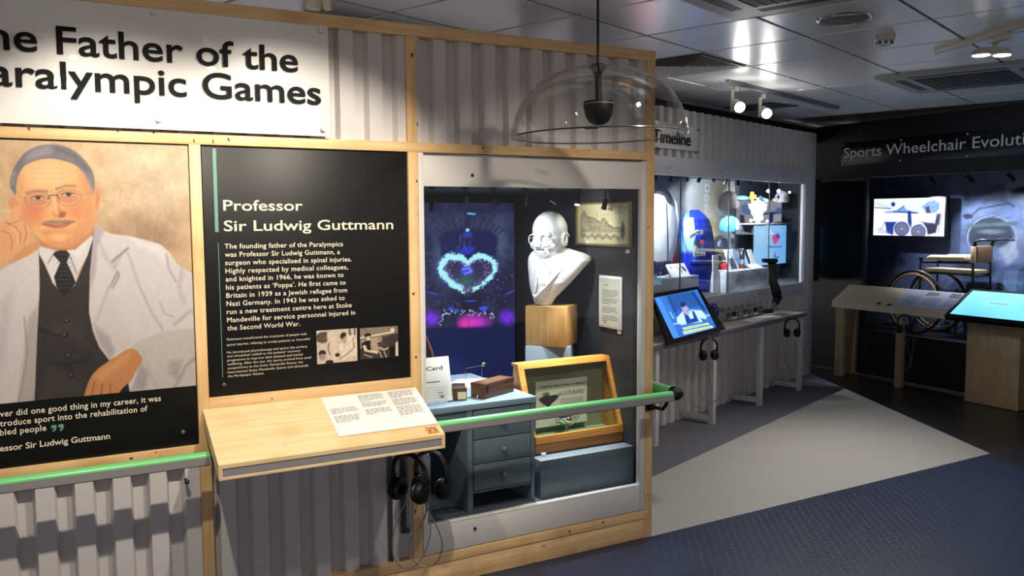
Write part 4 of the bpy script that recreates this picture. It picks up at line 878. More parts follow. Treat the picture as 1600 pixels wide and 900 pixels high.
# silver cup in front of the certificate
pcup = Pl((0, .235, 0), (1, 0, 0), (0, 0, 1)); u, v = pcup.hit(889, 672); base = .513
tq = thing('silver_cup', 'small shallow silver trophy cup with two handles in the oak cabinet', 'trophy', (u, .255, base)); c0 = (u, .255, base)
SILV = mat('polished_silver', (220, 222, 220), .12, 1.0, 0)
part('cup_bowl', G().lathe([(.0001, .040), (.010, .041), (.034, .052), (.046, .070), (.048, .085), (.0455, .085), (.043, .071), (.030, .056), (.0001, .048)], c0, 32), SILV, tq)
part('cup_stem', G().lathe([(.028, 0), (.027, .004), (.010, .010), (.005, .018), (.008, .026), (.005, .034), (.012, .041)], c0, 24, cap=True), SILV, tq)
for sd in (-1, 1): part('cup_handle', G().tube([(u+sd*.042, .255, base+.060), (u+sd*.060, .255, base+.064), (u+sd*.068, .255, base+.082), (u+sd*.060, .255, base+.088)], .003, 8), SILV, tq)

# ---- plinth, wood block and bust at the back of the case
Pb = np.array([-.36, .60, 0]); azb = math.radians(-50)
F = Matrix.Translation((-.385, .655, 0)) @ Matrix.Rotation(azb, 4, 'Z')
zpt = .926
a, b = FL(821, 540, zpt), FL(882, 543.5, zpt); v_ = b-a; Ln = float(np.linalg.norm(v_)); rz = math.atan2(v_[1], v_[0]); M = Matrix.Translation(Vector(a.tolist())) @ Matrix.Rotation(rz, 4, 'Z')
hb = float(Pl(a, v_, (0, 0, 1)).hit(821, 478)[1]); hb = min(max(hb, .17), .26)
solo('wood_block', G().box(0, Ln, 0, Ln*.98, .0005+0, hb, .002, M), BLOCKW, 'square maple wood block carrying the white plaster bust', 'wood block')
zt2 = zpt+hb+.0005
ctr = a+v_*.5+np.array([-math.sin(rz), math.cos(rz), 0])*Ln*.5
solo('display_plinth', G().box(-.118, .118, -.118, .118, .2705, zpt, .002, Matrix.Translation((float(ctr[0]), float(ctr[1])+.02, 0)) @ Matrix.Rotation(rz+math.radians(14), 4, 'Z')), mat('column_paint', (100, 112, 122), .5, 0, .04), 'blue-grey square column standing behind the oak cabinet under the wood block', 'plinth')
bc = Pl(ctr+np.array([0, 0, .0]), _r0, (0, 0, 1)); u0_, _ = bc.hit(849, 472); bo = bc.at(u0_, 0); bo[2] = zt2
az = math.atan2(_r0[1], _r0[0]); BM = Matrix.Translation(Vector(bo.tolist())) @ Matrix.Rotation(az, 4, 'Z')   # local x = picture right, -y = towards viewer
k_ = float(np.dot(bo-CAM, _fw))/FPX; px = lambda x: (x-849)*k_; pz = lambda y: (473-y)*k_
g = G()
secs = []
for y, xl, xr, yc, hd in ((473, 836, 862, .0, .040), (468, 834, 865, .0, .043), (462, 833, 868, -.005, .050), (450, 829, 880, -.01, .062), (438, 827, 892, -.01, .074), (426, 826, 903, -.005, .082), (414, 825, 914, .0, .086), (404, 825, 924, .004, .084), (398, 826, 923, .008, .076), (393, 829, 914, .010, .066), (389, 833, 900, .012, .054), (385, 838, 888, .014, .040)):
    secs.append((pz(y), px(xl), px(xr), yc, hd))
g.loft(secs, 36, BM, 2.4)
g.loft([(pz(410), px(838), px(886), .012, .050), (pz(396), px(842), px(884), .008, .050), (pz(380), px(846), px(882), .006, .050), (pz(366), px(848), px(880), .01, .05)], 24, BM, 2.1)
# lapels and collar
def bar(pts, r, sq=(1, .6)): g.tube([(px(x), d, pz(y)) for x, y, d in pts], r, 8, sq=sq, F=BM)
bar([(896, 392, -.045), (884, 404, -.072), (868, 424, -.090), (850, 444, -.088), (834, 460, -.066)], .009); bar([(842, 398, -.060), (838, 415, -.080), (836, 440, -.082), (832, 458, -.065)], .008)
bar([(900, 390, -.03), (898, 402, -.062), (888, 408, -.074)], .007); bar([(870, 400, -.062), (856, 412, -.078), (848, 404, -.074)], .008); bar([(866, 410, -.078), (854, 424, -.088), (850, 440, -.088)], .011)
hc = Matrix.Translation((px(858.5), .0, pz(367.5))) @ Matrix.Rotation(math.radians(-33), 4, 'Z') @ Matrix.Rotation(math.radians(7), 4, 'X') @ Matrix.Diagonal((1.02, 1.02, 1.17, 1))
HM = BM @ hc; s_ = 1.0
def e(c, r, rot=0): g.ell(c, r, HM, 24, 16, rot)
e((0, .012, .030), (.088, .104, .086)); e((0, -.010, -.010), (.080, .090, .085)); e((0, -.030, -.055), (.062, .068, .060)); e((0, -.058, -.092), (.032, .034, .026)); e((0, -.02, -.085), (.055, .055, .035))
e((0, -.080, .018), (.058, .020, .012)); e((-.046, -.070, -.028), (.026, .026, .022)); e((.046, -.070, -.028), (.026, .026, .022))
g.tube([(0, -.092, .012), (0, -.108, -.012), (0, -.118, -.034)], [.010, .013, .018], 10, F=HM); e((-.014, -.104, -.036), (.011, .012, .009)); e((.014, -.104, -.036), (.011, .012, .009))
e((0, -.094, -.056), (.030, .012, .008)); e((0, -.092, -.068), (.026, .011, .006)); e((0, -.088, -.078), (.028, .010, .006)); e((-.032, -.086, .002), (.012, .010, .007)); e((.032, -.086, .002), (.012, .010, .007)); g.tube([(-.050, -.078, .020), (-.032, -.096, .026), (-.010, -.100, .020)], .008, 8, F=HM); g.tube([(.050, -.078, .020), (.032, -.096, .026), (.010, -.100, .020)], .008, 8, F=HM); g.tube([(-.030, -.098, -.040), (-.040, -.088, -.060), (-.034, -.080, -.074)], .007, 8, F=HM); g.tube([(.030, -.098, -.040), (.040, -.088, -.060), (.034, -.080, -.074)], .007, 8, F=HM)
for sd in (-1, 1):
    g.torus((sd*.086, .010, -.012), .020, .007, (1, 0, 0), 18, 8, HM, sx=1.3); e((sd*.086, .014, -.030), (.008, .012, .012))
bm_ = g; rm = mat('white_plaster_bust', (222, 222, 222), .65, 0, .04, 10, .15, 50)
tb_ = thing('plaster_bust', 'white plaster bust of a bald man in glasses and jacket on the wood block', 'bust', bo, az)
ob = part('bust_body', bm_, rm, tb_)
md = ob.modifiers.new('remesh', 'REMESH'); md.mode = 'VOXEL'; md.voxel_size = .0036; md.use_smooth_shade = True; ms = ob.modifiers.new('smooth', 'SMOOTH'); ms.iterations = 4; ms.factor = .6
g = G()
for sd in (-1, 1): g.torus((sd*.034, -.108, .0), .025, .0022, (0, 1, .05), 24, 6, HM); g.tube([(sd*.060, -.104, .002), (sd*.078, -.06, .002), (sd*.088, .0, -.002)], .002, 6, F=HM)
g.tube([(-.012, -.112, .004), (0, -.116, .006), (.012, -.112, .004)], .002, 6, F=HM)
part('spectacles', g, rm, tb_)
g = G()
for k in range(5): g.tube([(.060+.003*k, .0+.010*k, .072-.010*k), (.074+.001*k, .012+.010*k, .052-.010*k), (.083, .022+.010*k, .028-.008*k)], .004, 6, F=HM)
part('side_hair', g, rm, tb_)

# ---- framed engraving and framed card on the right lining
pm = Pl((-.052, 0, 0), (0, -1, 0), (0, 0, 1))
a, b = pm.hit(903, 319), pm.hit(988, 315); z1, z2 = 1.450, 1.676
t = thing('framed_map', 'gilt-framed engraved mountain map hanging on the grey side of the case', 'picture', pm.at((a[0]+b[0])/2, z1)); U0, U1 = a[0], b[0]
g = G(); fr = .010
for q in ((U0, U1, z1, z1+fr), (U0, U1, z2-fr, z2), (U0, U0+fr, z1+fr, z2-fr), (U1-fr, U1, z1+fr, z2-fr)): part('frame_bar', G().box(q[0], q[1], q[2], q[3], 0, .016, .001, pm.M), mat('gilt_frame', (150, 134, 92), .4, .4, .1) if 'gilt_frame' not in bpy.data.materials else bpy.data.materials['gilt_frame'], t)
c = Canvas(pm, U0+fr, U1-fr, z1+fr, z2-fr, 130, 90, (206, 200, 168), n=.006).unit(2.0)
c.noise(8, .3, 2); c.poly([(.1, .9), (.12, .3), (.18, .22), (.25, .16), (.4, .3), (.7, .36), (.9, .46), (1.02, .34), (1.2, .48), (1.4, .58), (1.8, .56), (1.8, .7), (.2, .72)], (150, 148, 124), .04, alpha=.8); c.noise(34, .045, 8, m=((c.Y > .2) & (c.Y < .8) & (c.X > .1) & (c.X < 1.88)).astype(float))
c.line([(.12, .36), (.18, .2), (.26, .17), (.42, .32), (.7, .37), (.92, .48), (1.02, .34), (1.2, .5), (1.4, .6), (1.8, .58)], .014, (90, 90, 74), .015); c.grad(lambda X, Y: ((Y > .88)*.8), (212, 206, 176))
for k in range(26): c.ell(.2+k*.06, .82-.04*math.sin(k*1.3), .03, .05, (96, 96, 78), .6, alpha=.6)
c.ell(1.75, .66, .07, .2, (84, 86, 70), .6, alpha=.9); c.ring(1.72, .14, .09, .08, .015, (120, 118, 96), .02); c.line([(1.2, .12), (1.36, .14)], .05, (130, 128, 104), .03)
c.build('engraving', vcol('engraving_print', .5), t)
part('backing_board', G().box(U0+.001, U1-.001, z1+.001, z2-.001, .0005, .004, 0, pm.M), BLK, t)
a, b = pm.hit(938, 430), pm.hit(973, 433); z1, z2 = 1.026, 1.296; U0, U1 = a[0], b[0]
t = thing('framed_letter', 'narrow white-framed typed letter low on the grey side of the case', 'picture', pm.at((U0+U1)/2, z1))
part('frame', G().box(U0, U1, z1, z2, 0, .008, .001, pm.M), PAPER, t); part('letter_sheet', G().box(U0+.010, U1-.010, z1+.010, z2-.012, .0082, .009, 0, pm.M), mat('aged_letter', (196, 194, 176), .7, 0, .04), t)
g = G(); pq = Pl(pm.at(0, 0, .0091), pm.U, pm.V); para(g, U0+.05, z2-.05, .08, 1, .012, pq)
for k, n_ in enumerate((5, 4, 4, 4)): para(g, U0+.032, z2-.075-.045*k, U1-U0-.055, n_, .0085, pq)
g.box(U0+.05, U0+.062, z1+.022, z1+.032, 0, .0005, 0, pq.M); part('typed_text', g, mat('typed_ink', (110, 108, 100), .7, 0, 0), t, smooth=False, kind='stuff')
for x, y, lab in ((981, 393, 'tiny white label on the lining under the framed map'), (968, 519, 'tiny white label on the lining under the framed letter')):
    u, v = pm.hit(x, y); solo('wall_label', G().box(u-.016, u+.016, v-.009, v+.009, .0003, .002, 0, pm.M), PAPER, lab, 'label')
sheet('paper_sheet', 'yellowed sheet lying on the plinth behind the bust shoulder', [(886, 400), (925, 398), (922, 392), (890, 392)], mat('yellowed_paper', (190, 188, 120), .7), z=1.2) if False else None

# ---- small spotlights in the case roof
def mini_spot(label, top, aim, lit=False, L_=.055, stem=.045, r=.0125, m=BLK, group=None, power=0, col=(1, 1, 1), ang=50, face=None, blend=.6, size=.012):
    top = np.array(top, float); t = thing('case_spotlight', label, 'spotlight', top, 0, group)
    part('mount', G().lathe([(.0001, 0), (.018, 0), (.018, -.008), (.0001, -.009)], top, 14), m, t)
    j = top+np.array([0, 0, -stem]); part('stem', G().cyl(top+np.array([0, 0, -.009]), j, .0035, 8), m, t)
    d = np.array(aim, float)-j; d /= np.linalg.norm(d); a = j-d*L_*.35; b = j+d*L_*.65
    part('lamp_body', G().tube([a, a+d*.006, b-d*.01, b], [r*.6, r, r, r*1.12], 16), m, t)
    f_ = part('lens', G().tube([b, b+d*.002], [r*.95, r*.95], 16), (LITC if lit else mat('dark_lens', (60, 62, 66), .15)) if (lit or 'dark_lens' not in bpy.data.materials) else bpy.data.materials['dark_lens'], t)
    if power:
        l = light('spot_light', 'SPOT', b+d*.006, aim, power, col, size, ang, blend)
        l.parent = t; l.matrix_parent_inverse = Matrix.Translation(Vector([-float(q) for q in top]))
    return t
ZC = 1.742
def csp(x, y0, yy, aim, label, **k):
    p = Pl((0, yy, 0), (1, 0, 0), (0, 0, 1)).w(x, y0); p[2] = ZC; return mini_spot(label, p, aim, **k)
csp(675, 295, .35, (-1.0, .6, .9), 'unlit black case spotlight at the far left end of the row', stem=.075, group=None)
csp(727, 295, .35, (-.5, 1.1, 1.2), 'black case spotlight left of the lit one, tilted to the right')
csp(771, 295, .30, (-.36, .57, 1.42), 'lit case spotlight above the stadium backdrop, aimed at the bust', lit=True, stem=.06, power=8, col=(.90, .95, 1.0), ang=64)
csp(820, 297, .30, (-.75, .3, .7), 'dim steel case spotlight just right of the backdrop edge', m=mat('dark_chrome', (60, 60, 62), .25, .9), stem=.05, power=52, col=(.85, .92, 1.0), ang=80)
csp(862, 297, .30, (-.05, .42, 1.55), 'curved steel case spotlight above the bust', m=bpy.data.materials['dark_chrome'], stem=.055, power=2.6, col=(1, .94, .82), ang=80)
csp(903, 297, .30, (-.42, .2, .9), 'lit case spotlight just left of the framed map', lit=True, stem=.045, power=18, col=(.88, .94, 1.0), ang=95)
csp(946, 298, .14, (-.36, .32, .70), 'black case spotlight hanging in front of the framed map', stem=.07, power=42, col=(1, .92, .78), ang=44)

# ================================================================== HANGING ACRYLIC SOUND DOME
pd = Pl((-.770, -.635, 0), _r0, (0, 0, 1)); dc = pd.w(936, 212); top = pd.w(933, 107)
Rr = .329; Hd = top[2]-dc[2]+.005; tl = Matrix.Translation(Vector(dc.tolist())) @ Matrix.Rotation(az, 4, 'Z') @ Matrix.Rotation(math.radians(-1.1), 4, 'Y')
t = thing('sound_dome', 'clear acrylic dome loudspeaker hanging on a black cable in front of the case', 'speaker', dc, az)
prof = []
for k in range(25):
    a = PI/2*k/24; prof.append((max(.018, Rr*math.cos(a)**.78 if k < 24 else .018), Hd*math.sin(a)**1.05))
shell = prof+[(r_-.0035 if r_ > .02 else r_, z_-.0035) for r_, z_ in prof[::-1]]
part('clear_dome', G().lathe(shell, (0, 0, 0), 72, F=tl), DOMEG, t, ang=1.2)
part('rim_edge', G().torus((0, 0, 0), Rr, .0030, n=80, m=8, F=tl), mat('dark_acrylic_edge', (70, 72, 74), .15, 0, 0), t)
part('top_cap', G().lathe([(.0001, Hd+.012), (.020, Hd+.012), (.032, Hd+.004), (.033, Hd-.004), (.022, Hd-.012), (.014, Hd-.03), (.012, Hd-.07), (.012, Hd-.12)], (0, 0, 0), 28, F=tl), BLK, t)
part('driver_housing', G().lathe([(.012, Hd-.118), (.022, Hd-.120), (.055, Hd-.126), (.058, Hd-.132), (.056, Hd-.150), (.050, Hd-.180), (.036, Hd-.203), (.018, Hd-.213), (.0001, Hd-.215)], (0, 0, 0), 32, F=tl), BLK, t)
part('seam_ring', G().torus((0, 0, Hd-.136), .0575, .0012, n=40, m=6, F=tl), ALU, t)
g = G(); [g.box(-.022, .022, -Rr*.93, -Rr*.93+.001, .030+q, .033+q, 0, tl) for q in (0,)]
part('small_print', G().box(-.028, .028, .30, .301, .055, .060, 0, tl), BLK, t)
part('cable', G().cyl(tl @ Vector((0, 0, Hd+.01)), Vector((float(top[0])+.002, float(top[1]), H-.008)), .0048, 10), BLK, t)
part('ceiling_rose', G().lathe([(.03, H-.008), (.03, H-.02), (.0001, H-.024)], (float(top[0]), float(top[1]), 0), 18), BLK, t)

# ================================================================== CEILING FITTINGS
def Ce(x, y, z=H): return FL(x, y, z)
def fb(P): return float(P@BD), float(P@PD)
FXB = lambda u, v, z: tuple(BD*u+PD*v+np.array([0, 0, z]))
# cassette air unit at the right
def cassette(label, uc, vc, half, zs=H-.006):
    t = thing('air_conditioner', label, 'air conditioner', BD*uc+PD*vc+np.array([0, 0, zs]), TB)
    M = Matrix.Translation(Vector(tuple(BD*uc+PD*vc+np.array([0, 0, zs])))) @ Matrix.Rotation(TB, 4, 'Z'); h = half
    part('fascia', G().box(-h, h, -h, h, -.022, 0, .004, M), mat('cassette_plastic', (150, 148, 142), .5, 0, .02) if 'cassette_plastic' not in bpy.data.materials else bpy.data.materials['cassette_plastic'], t)
    dgm = bpy.data.materials.get('dark_grille') or mat('dark_grille', (52, 48, 47), .7, 0, .15, 60)
    part('intake_grille', G().box(-h*.6, h*.6, -h*.6, h*.6, -.026, -.0225, .001, M), dgm, t)
    for k in range(12): part('grille_bar', G().box(-h*.6, h*.6, -h*.58+k*h*.105-.002, -h*.58+k*h*.105+.002, -.0285, -.0265, 0, M), dgm, t)
    for q in ((-h*.62, h*.62, -h*.84, -h*.72), (-h*.62, h*.62, h*.72, h*.84), (-h*.84, -h*.72, -h*.62, h*.62), (h*.72, h*.84, -h*.62, h*.62)): part('air_outlet', G().box(*q, -.0235, -.0225, 0, M), BLK, t)
    return t
uA, vA = fb(Ce(1362, 117.5)); uB, vB = fb(Ce(1600, 92.5))
cassette('square air-conditioning cassette in the ceiling near the far black wall', uA+.48, vA-.49, .475)
uA, vA = fb(Ce(1145, 22)); cassette('square air-conditioning cassette cut by the top edge of the photo', uA-.46, vA-.47, .47)
# round ceiling speaker
P_ = Ce(1320, 29, H-.007); g = G()
t = thing('ceiling_speaker', 'round flush ceiling loudspeaker with dark mesh', 'speaker', P_); part('rim', G().torus(P_, .118, .010, n=40), STEEL, t); part('mesh_face', G().lathe([(.112, -.004), (.06, -.008), (.0001, -.009)], P_, 36), mat('speaker_mesh', (98, 92, 90), .5, .2, .1, 90), t)
P_ = Ce(1383, 57, H-.007); t = thing('smoke_detector', 'small white smoke detector on the ceiling', 'smoke detector', P_)
part('base', G().lathe([(.0001, 0), (.050, 0), (.050, -.016), (.044, -.024)], P_, 26), LAMPW, t); part('sensor', G().lathe([(.040, -.025), (.034, -.045), (.024, -.050), (.0001, -.051)], P_, 26), WHITE, t)
for k in range(8): a = 2*PI*k/8; part('vent_slot', G().box(.037, .041, -.006, .006, -.040, -.028, 0, Matrix.Translation(Vector(P_.tolist())) @ Matrix.Rotation(a, 4, 'Z')), BLK, t)
# square louvred diffuser
uA, vA = fb(Ce(1098, 83)); uC = CU0+.5*T+T*round((fb(Ce(1090, 98))[0]-CU0-.5*T)/T); vC = CV0+.5*T+T*round((fb(Ce(1090, 98))[1]-CV0-.5*T)/T)
t = thing('air_diffuser', 'square four-way louvred air diffuser in the ceiling', 'vent', BD*uC+PD*vC+np.array([0, 0, H-.006]), TB); M = Matrix.Translation(Vector(FXB(uC, vC, H-.006))) @ Matrix.Rotation(TB, 4, 'Z')
part('back_plate', G().box(-.285, .285, -.285, .285, -.002, 0, 0, M), BLK, t)
for k in range(9):
    h = .285-k*.030
    for sd in range(4):
        g = G(); Mr = M @ Matrix.Rotation(sd*PI/2, 4, 'Z'); w_ = .026 if k == 0 else .021; g.add([(-h, -h, -.009), (h, -h, -.009), (h-w_, -h+w_, -.004), (-h+w_, -h+w_, -.004), (-h, -h, -.0075), (h, -h, -.0075), (h-w_, -h+w_, -.0025), (-h+w_, -h+w_, -.0025)], [(0, 1, 2, 3), (7, 6, 5, 4), (0, 4, 5, 1), (1, 5, 6, 2), (2, 6, 7, 3), (3, 7, 4, 0)], Mr); part('louvre_blade', g, LAMPW, t, smooth=False)
# dark grille beyond the track lamps
P4 = [Ce(x, y, H-.008) for x, y in ((1132, 168), (1205, 160), (1248, 165), (1170, 173))]; solo('ceiling_grille', G().prism([(p[0], p[1]) for p in P4], H-.012, H-.0075), mat('dark_ceiling_grille', (70, 68, 66), .6), 'dark flat grille in the ceiling behind the two lit track lamps', 'vent', smooth=False)
# lighting track with two lit lamps by the timeline wall
zT = H-.035
a, b = FL(1138, 131, zT), FL(1308, 171, zT); d = (b-a); Lt = float(np.linalg.norm(d)); rz = math.atan2(d[1], d[0]); M = Matrix.Translation(Vector(a.tolist())) @ Matrix.Rotation(rz, 4, 'Z')
t = thing('lighting_track', 'grey ceiling lighting track in front of the timeline container', 'lighting track', a, rz); part('track_bar', G().box(0, Lt, -.018, .018, 0, .029, .002, M), mat('grey_track_metal', (120, 118, 124), .4, .4), t); part('end_cap', G().box(-.006, -.0005, -.019, .019, -.001, .0295, 0, M), LAMPW, t)
def track_lamp(label, P, rz, aim, lit=True, emis=None, s=1.0):
    t = thing('track_spotlight', label, 'spotlight', P, rz); M = Matrix.Translation(Vector([float(q) for q in P])) @ Matrix.Rotation(rz, 4, 'Z')
    part('adapter', G().box(-.016, .016, -.012, .012, -.040, -.001, .002, M), LAMPW, t); part('arm', G().box(-.030*s, -.014, -.012, .012, -.150*s, -.030, .002, M), LAMPW, t)
    j = M @ Vector((.012, 0, -.118*s)); d = (Vector([float(q) for q in aim])-j).normalized(); a_, b_ = j-d*.055*s, j+d*.045*s
    part('lamp_head', G().tube([a_, a_+d*.008, b_-d*.004, b_], [.022*s, .030*s, .034*s, .034*s], 24), LAMPW, t); part('lens', G().tube([b_, b_+d*.002], [.030*s, .030*s], 24), emis or LITW, t)
    return t, b_+d*.01
for x, y, lab in ((1150, 134, 'nearer of two lit white spotlights on the track by the timeline wall'), (1193, 146, 'farther of two lit white spotlights on the track by the timeline wall')):
    P_ = FL(x, y, zT-.001); aim = np.array([CAM[0]+2.6, CAM[1]+.6, .7]); tt, lp = track_lamp(lab, P_, az, aim, s=1.15)
    l = light('lamp_beam', 'SPOT', lp, (float(lp[0])+.9, float(lp[1])-1.8, 0), 30, (1, .95, .88), .03, 110, .9); l2 = light('lamp_spill', 'POINT', lp, lp+Vector((0, 0, -1)), 1.8, (1, .96, .9), .035); l2.parent = tt; l.parent = tt; l2.matrix_parent_inverse = l.matrix_parent_inverse = (Matrix.Translation(tt.location) @ Matrix.Rotation(tt.rotation_euler.z, 4, 'Z')).inverted()
# track with twin round lamp at the far right
a, b = FL(1464, 84, zT), FL(1600, 42, zT); d = b-a; b = a+d*1.6; d = b-a; Lt = float(np.linalg.norm(d)); rz = math.atan2(d[1], d[0]); M = Matrix.Translation(Vector(a.tolist())) @ Matrix.Rotation(rz, 4, 'Z')
t = thing('lighting_track', 'cream ceiling lighting track at the upper right with a twin lamp below it', 'lighting track', a, rz); part('track_bar', G().box(0, Lt, -.018, .018, 0, .029, .002, M), LAMPW, t); part('power_box', G().box(.46, .58, -.02, .02, -.035, -.0005, .003, M), LAMPW, t)
P_ = FL(1555, 60, zT-.001); t = thing('twin_downlight', 'white twin round downlight with two lit discs under the right-hand track', 'spotlight', P_, az); M = Matrix.Translation(Vector(P_.tolist())) @ Matrix.Rotation(az, 4, 'Z')
part('neck', G().cyl(M @ Vector((0, 0, -.001)), M @ Vector((0, 0, -.050)), .014, 14), LAMPW, t)
part('lamp_body', G().loft([(-.085, -.115, .085, 0, .05), (-.078, -.120, .088, 0, .055), (-.055, -.10, .07, 0, .045), (-.050, -.08, .05, 0, .03)], 28, M), LAMPW, t)
for sx in (-.070, .040): part('lit_disc', G().lathe([(.038, -.0855), (.038, -.088), (.0001, -.0885)], (sx, 0, 0), 24, F=M), LITW, t)
# track lamps in front of wall A (one is cut by the top edge of the photo)
solo('lighting_track', G().box(-3.2, -.45, -1.178, -1.142, H-.034, H-.006, .002), LAMPW, 'white lighting track running parallel to the portrait wall', 'lighting track')
pl_ = Pl((-1.30, -.48, 0), _r0, (0, 0, 1)); Pq = pl_.w(490, 6); Pq = np.array([Pq[0], Pq[1], Pq[2]])
t = thing('track_spotlight', 'white spotlight cut off by the top edge above the corrugated wall', 'spotlight', Pq, az); M = Matrix.Translation(Vector(Pq.tolist())) @ Matrix.Rotation(az, 4, 'Z')
part('lamp_head', G().lathe([(.0001, -.020), (.026, -.019), (.030, -.014), (.033, .10), (.0001, .10)], (0, 0, 0), 26, axis=(.03, 0, 1), F=M), LAMPW, t); part('arm', G().box(.040, .066, -.03, .01, -.022, .17, .002, M), LAMPW, t); part('yoke', G().box(.024, .060, -.012, .004, .0, .012, 0, M), LAMPW, t); part('adapter', G().box(.036, .072, -.034, .014, .1705, H-.006-float(Pq[2]), .002, M), LAMPW, t)
for x, y_, lab, aim, pw in ((-2.475, -1.16, 'white track spotlight over the portrait, above the frame', (-2.30, 0.0, 1.2), 44), (-1.644, -1.16, 'white track spotlight over the text panel, above the frame', (-1.80, 0.0, 1.25), 46)):
    wl = bpy.data.materials.get('warm_lamp_face') or mat('warm_lamp_face', (255, 236, 206), .5, 0, 0, emit=30)
    tt, lp = track_lamp(lab, (x-.012, y_, H-.035), 0, aim, emis=wl, s=.9)
    l = light('lamp_beam', 'SPOT', lp, aim, pw, WARM, .022, 82, .5); l.parent = tt; l.matrix_parent_inverse = Matrix.Translation(tt.location).inverted()

# ================================================================== TIMELINE CONTAINER (wall B)
psb = PB(VB-.018); u1b, z0b = psb.hit(1091, 243); z1b = 2.300
t = thing('timeline_sign', 'clear acrylic sign with black lettering on the white corrugated timeline container', 'sign', psb.at(2.1, z0b))
part('acrylic_panel', G().box(1.35, u1b, z0b+.03, z1b, -.006, 0, .001, psb.M), ACR, t); part('frosted_backing', G().box(1.35, u1b, z0b+.03, z1b, -.0075, -.0065, 0, psb.M), bpy.data.materials['frosted_sign_film'], t)
fitpart('title_line', INK, t, 'Timeline', psb, (1057.5, 225.5), 1079.3, .092, vis='line', off=.014, res=4)
for x, y in ((1091, 203), (1031, 233), (1090, 238)): stud(psb, x, y, t, .010, .008)

PV = lambda v: PB(v)
# ---- printed back wall
c = Canvas(PV(VI-.004), 1.0, 4.3, .945, 1.945, 220, 90, (140, 141, 144))
c.noise(14, 14, 3); c.grad(lambda X, Y: np.exp(-((X-1112)/14.)**2-((Y-345)/45.)**2)*.9, (206, 186, 128)); c.grad(lambda X, Y: np.exp(-((X-1130)/20.)**2-((Y-300)/40.)**2)*.6, (128, 122, 104)); c.noise(16, 5, 7, 14, ((c.X > 1100) & (c.X < 1150)).astype(float)); c.grad(lambda X, Y: ((X > 1148)*.75), (44, 50, 62))
for x in (1096, 1050): c.line([(x, 280), (x, 430)], .8, (140, 144, 152), 1)
c.build('timeline_mural', PRINTM, wb, None)
g = G(); pmu = PV(VI-.006); ua, va = pmu.hit(1105, 341); pr_ = Pl(pmu.at(ua, va), pmu.V, -pmu.U)       # reads upwards
vs, fs, a_, b_ = text2d('1990', 3, .02); kx = (pmu.hit(1105, 287)[1]-va)/(b_-a_); ky = .105/caph()
g.add([pmu.at(ua+.045-y*ky, va+(x-a_)*kx, .0008) for x, y, _ in vs], fs); part('mural_year', g, mat('pale_print', (176, 180, 196), .6, 0, 0), wb, kind='structure', smooth=False)
# ---- glass panes of the case
t = thing('case_glazing', 'three large glass panes closing the front of the timeline case', 'glazing', FXB(2.8, VB+.02, .94), TB)
us = [.95, PBf.hit(1066, 370)[0], PBf.hit(1141, 370)[0], PBf.hit(1204, 370)[0], 4.658]
for a_, b_ in zip(us, us[1:]): part('glass_pane', G().box(a_+.003, b_-.003, VB+.014, VB+.020, .9405, 1.9115, 0, FB), CASEG, t); 
for a_ in us[1:-1]: part('pane_edge', G().box(a_-.0028, a_+.0028, VB+.012, VB+.022, .9405, 1.9115, 0, FB), mat('pane_edge_green', (92, 112, 110), .2) if 'pane_edge_green' not in bpy.data.materials else bpy.data.materials['pane_edge_green'], t)
part('sill_edge', G().box(.95, 4.658, VB-.001, VB+.012, .9402, .946, 0, FB), bpy.data.materials['bright_edge'], t)
# ---- spotlights in the case roof
names = ['first', 'second', 'third', 'fourth', 'fifth', 'sixth', 'seventh', 'eighth']
for i, x in enumerate((1024, 1050, 1073, 1094, 1115, 1135, 1153, 1171)):
    v_ = VB+.09; p = PV(v_).w(x, 283); p[2] = 1.948
    k = {0: 20, 2: 12, 4: 14, 6: 14, 7: 18}.get(i, 0)
    aim_ = {0: (1026, 345, .28), 2: (1090, 350, .30), 4: (1122, 330, .45), 6: (1158, 412, .2), 7: (1183, 328, .30)}.get(i); aim_ = PV(VB+aim_[2]).w(aim_[0], aim_[1]) if aim_ else p+PD*.30+np.array([0, 0, -.50])
    mini_spot('%s black case spotlight along the timeline case roof, counted from the timber post' % names[i], p, aim_, lit=(i == 0), power=k*2.0, col=(.84, .92, 1.0), ang=78, L_=.062, stem=.035, r=.014)
for i, (x, y) in enumerate(((1201, 298), (1217, 298), (1234, 300))):
    v_ = VB+.16+.02*i; p = PV(v_).w(x, y-10); p[2] = 1.948; j = PV(v_).w(x, y)
    mini_spot('%s lit case spotlight at the dark right end of the timeline case' % ['left', 'middle', 'right'][i], p, CAM+np.array([0, 0, -.9]), lit=True, L_=.045, stem=float(p[2]-j[2]), r=.016 if i < 2 else .010, power=0)
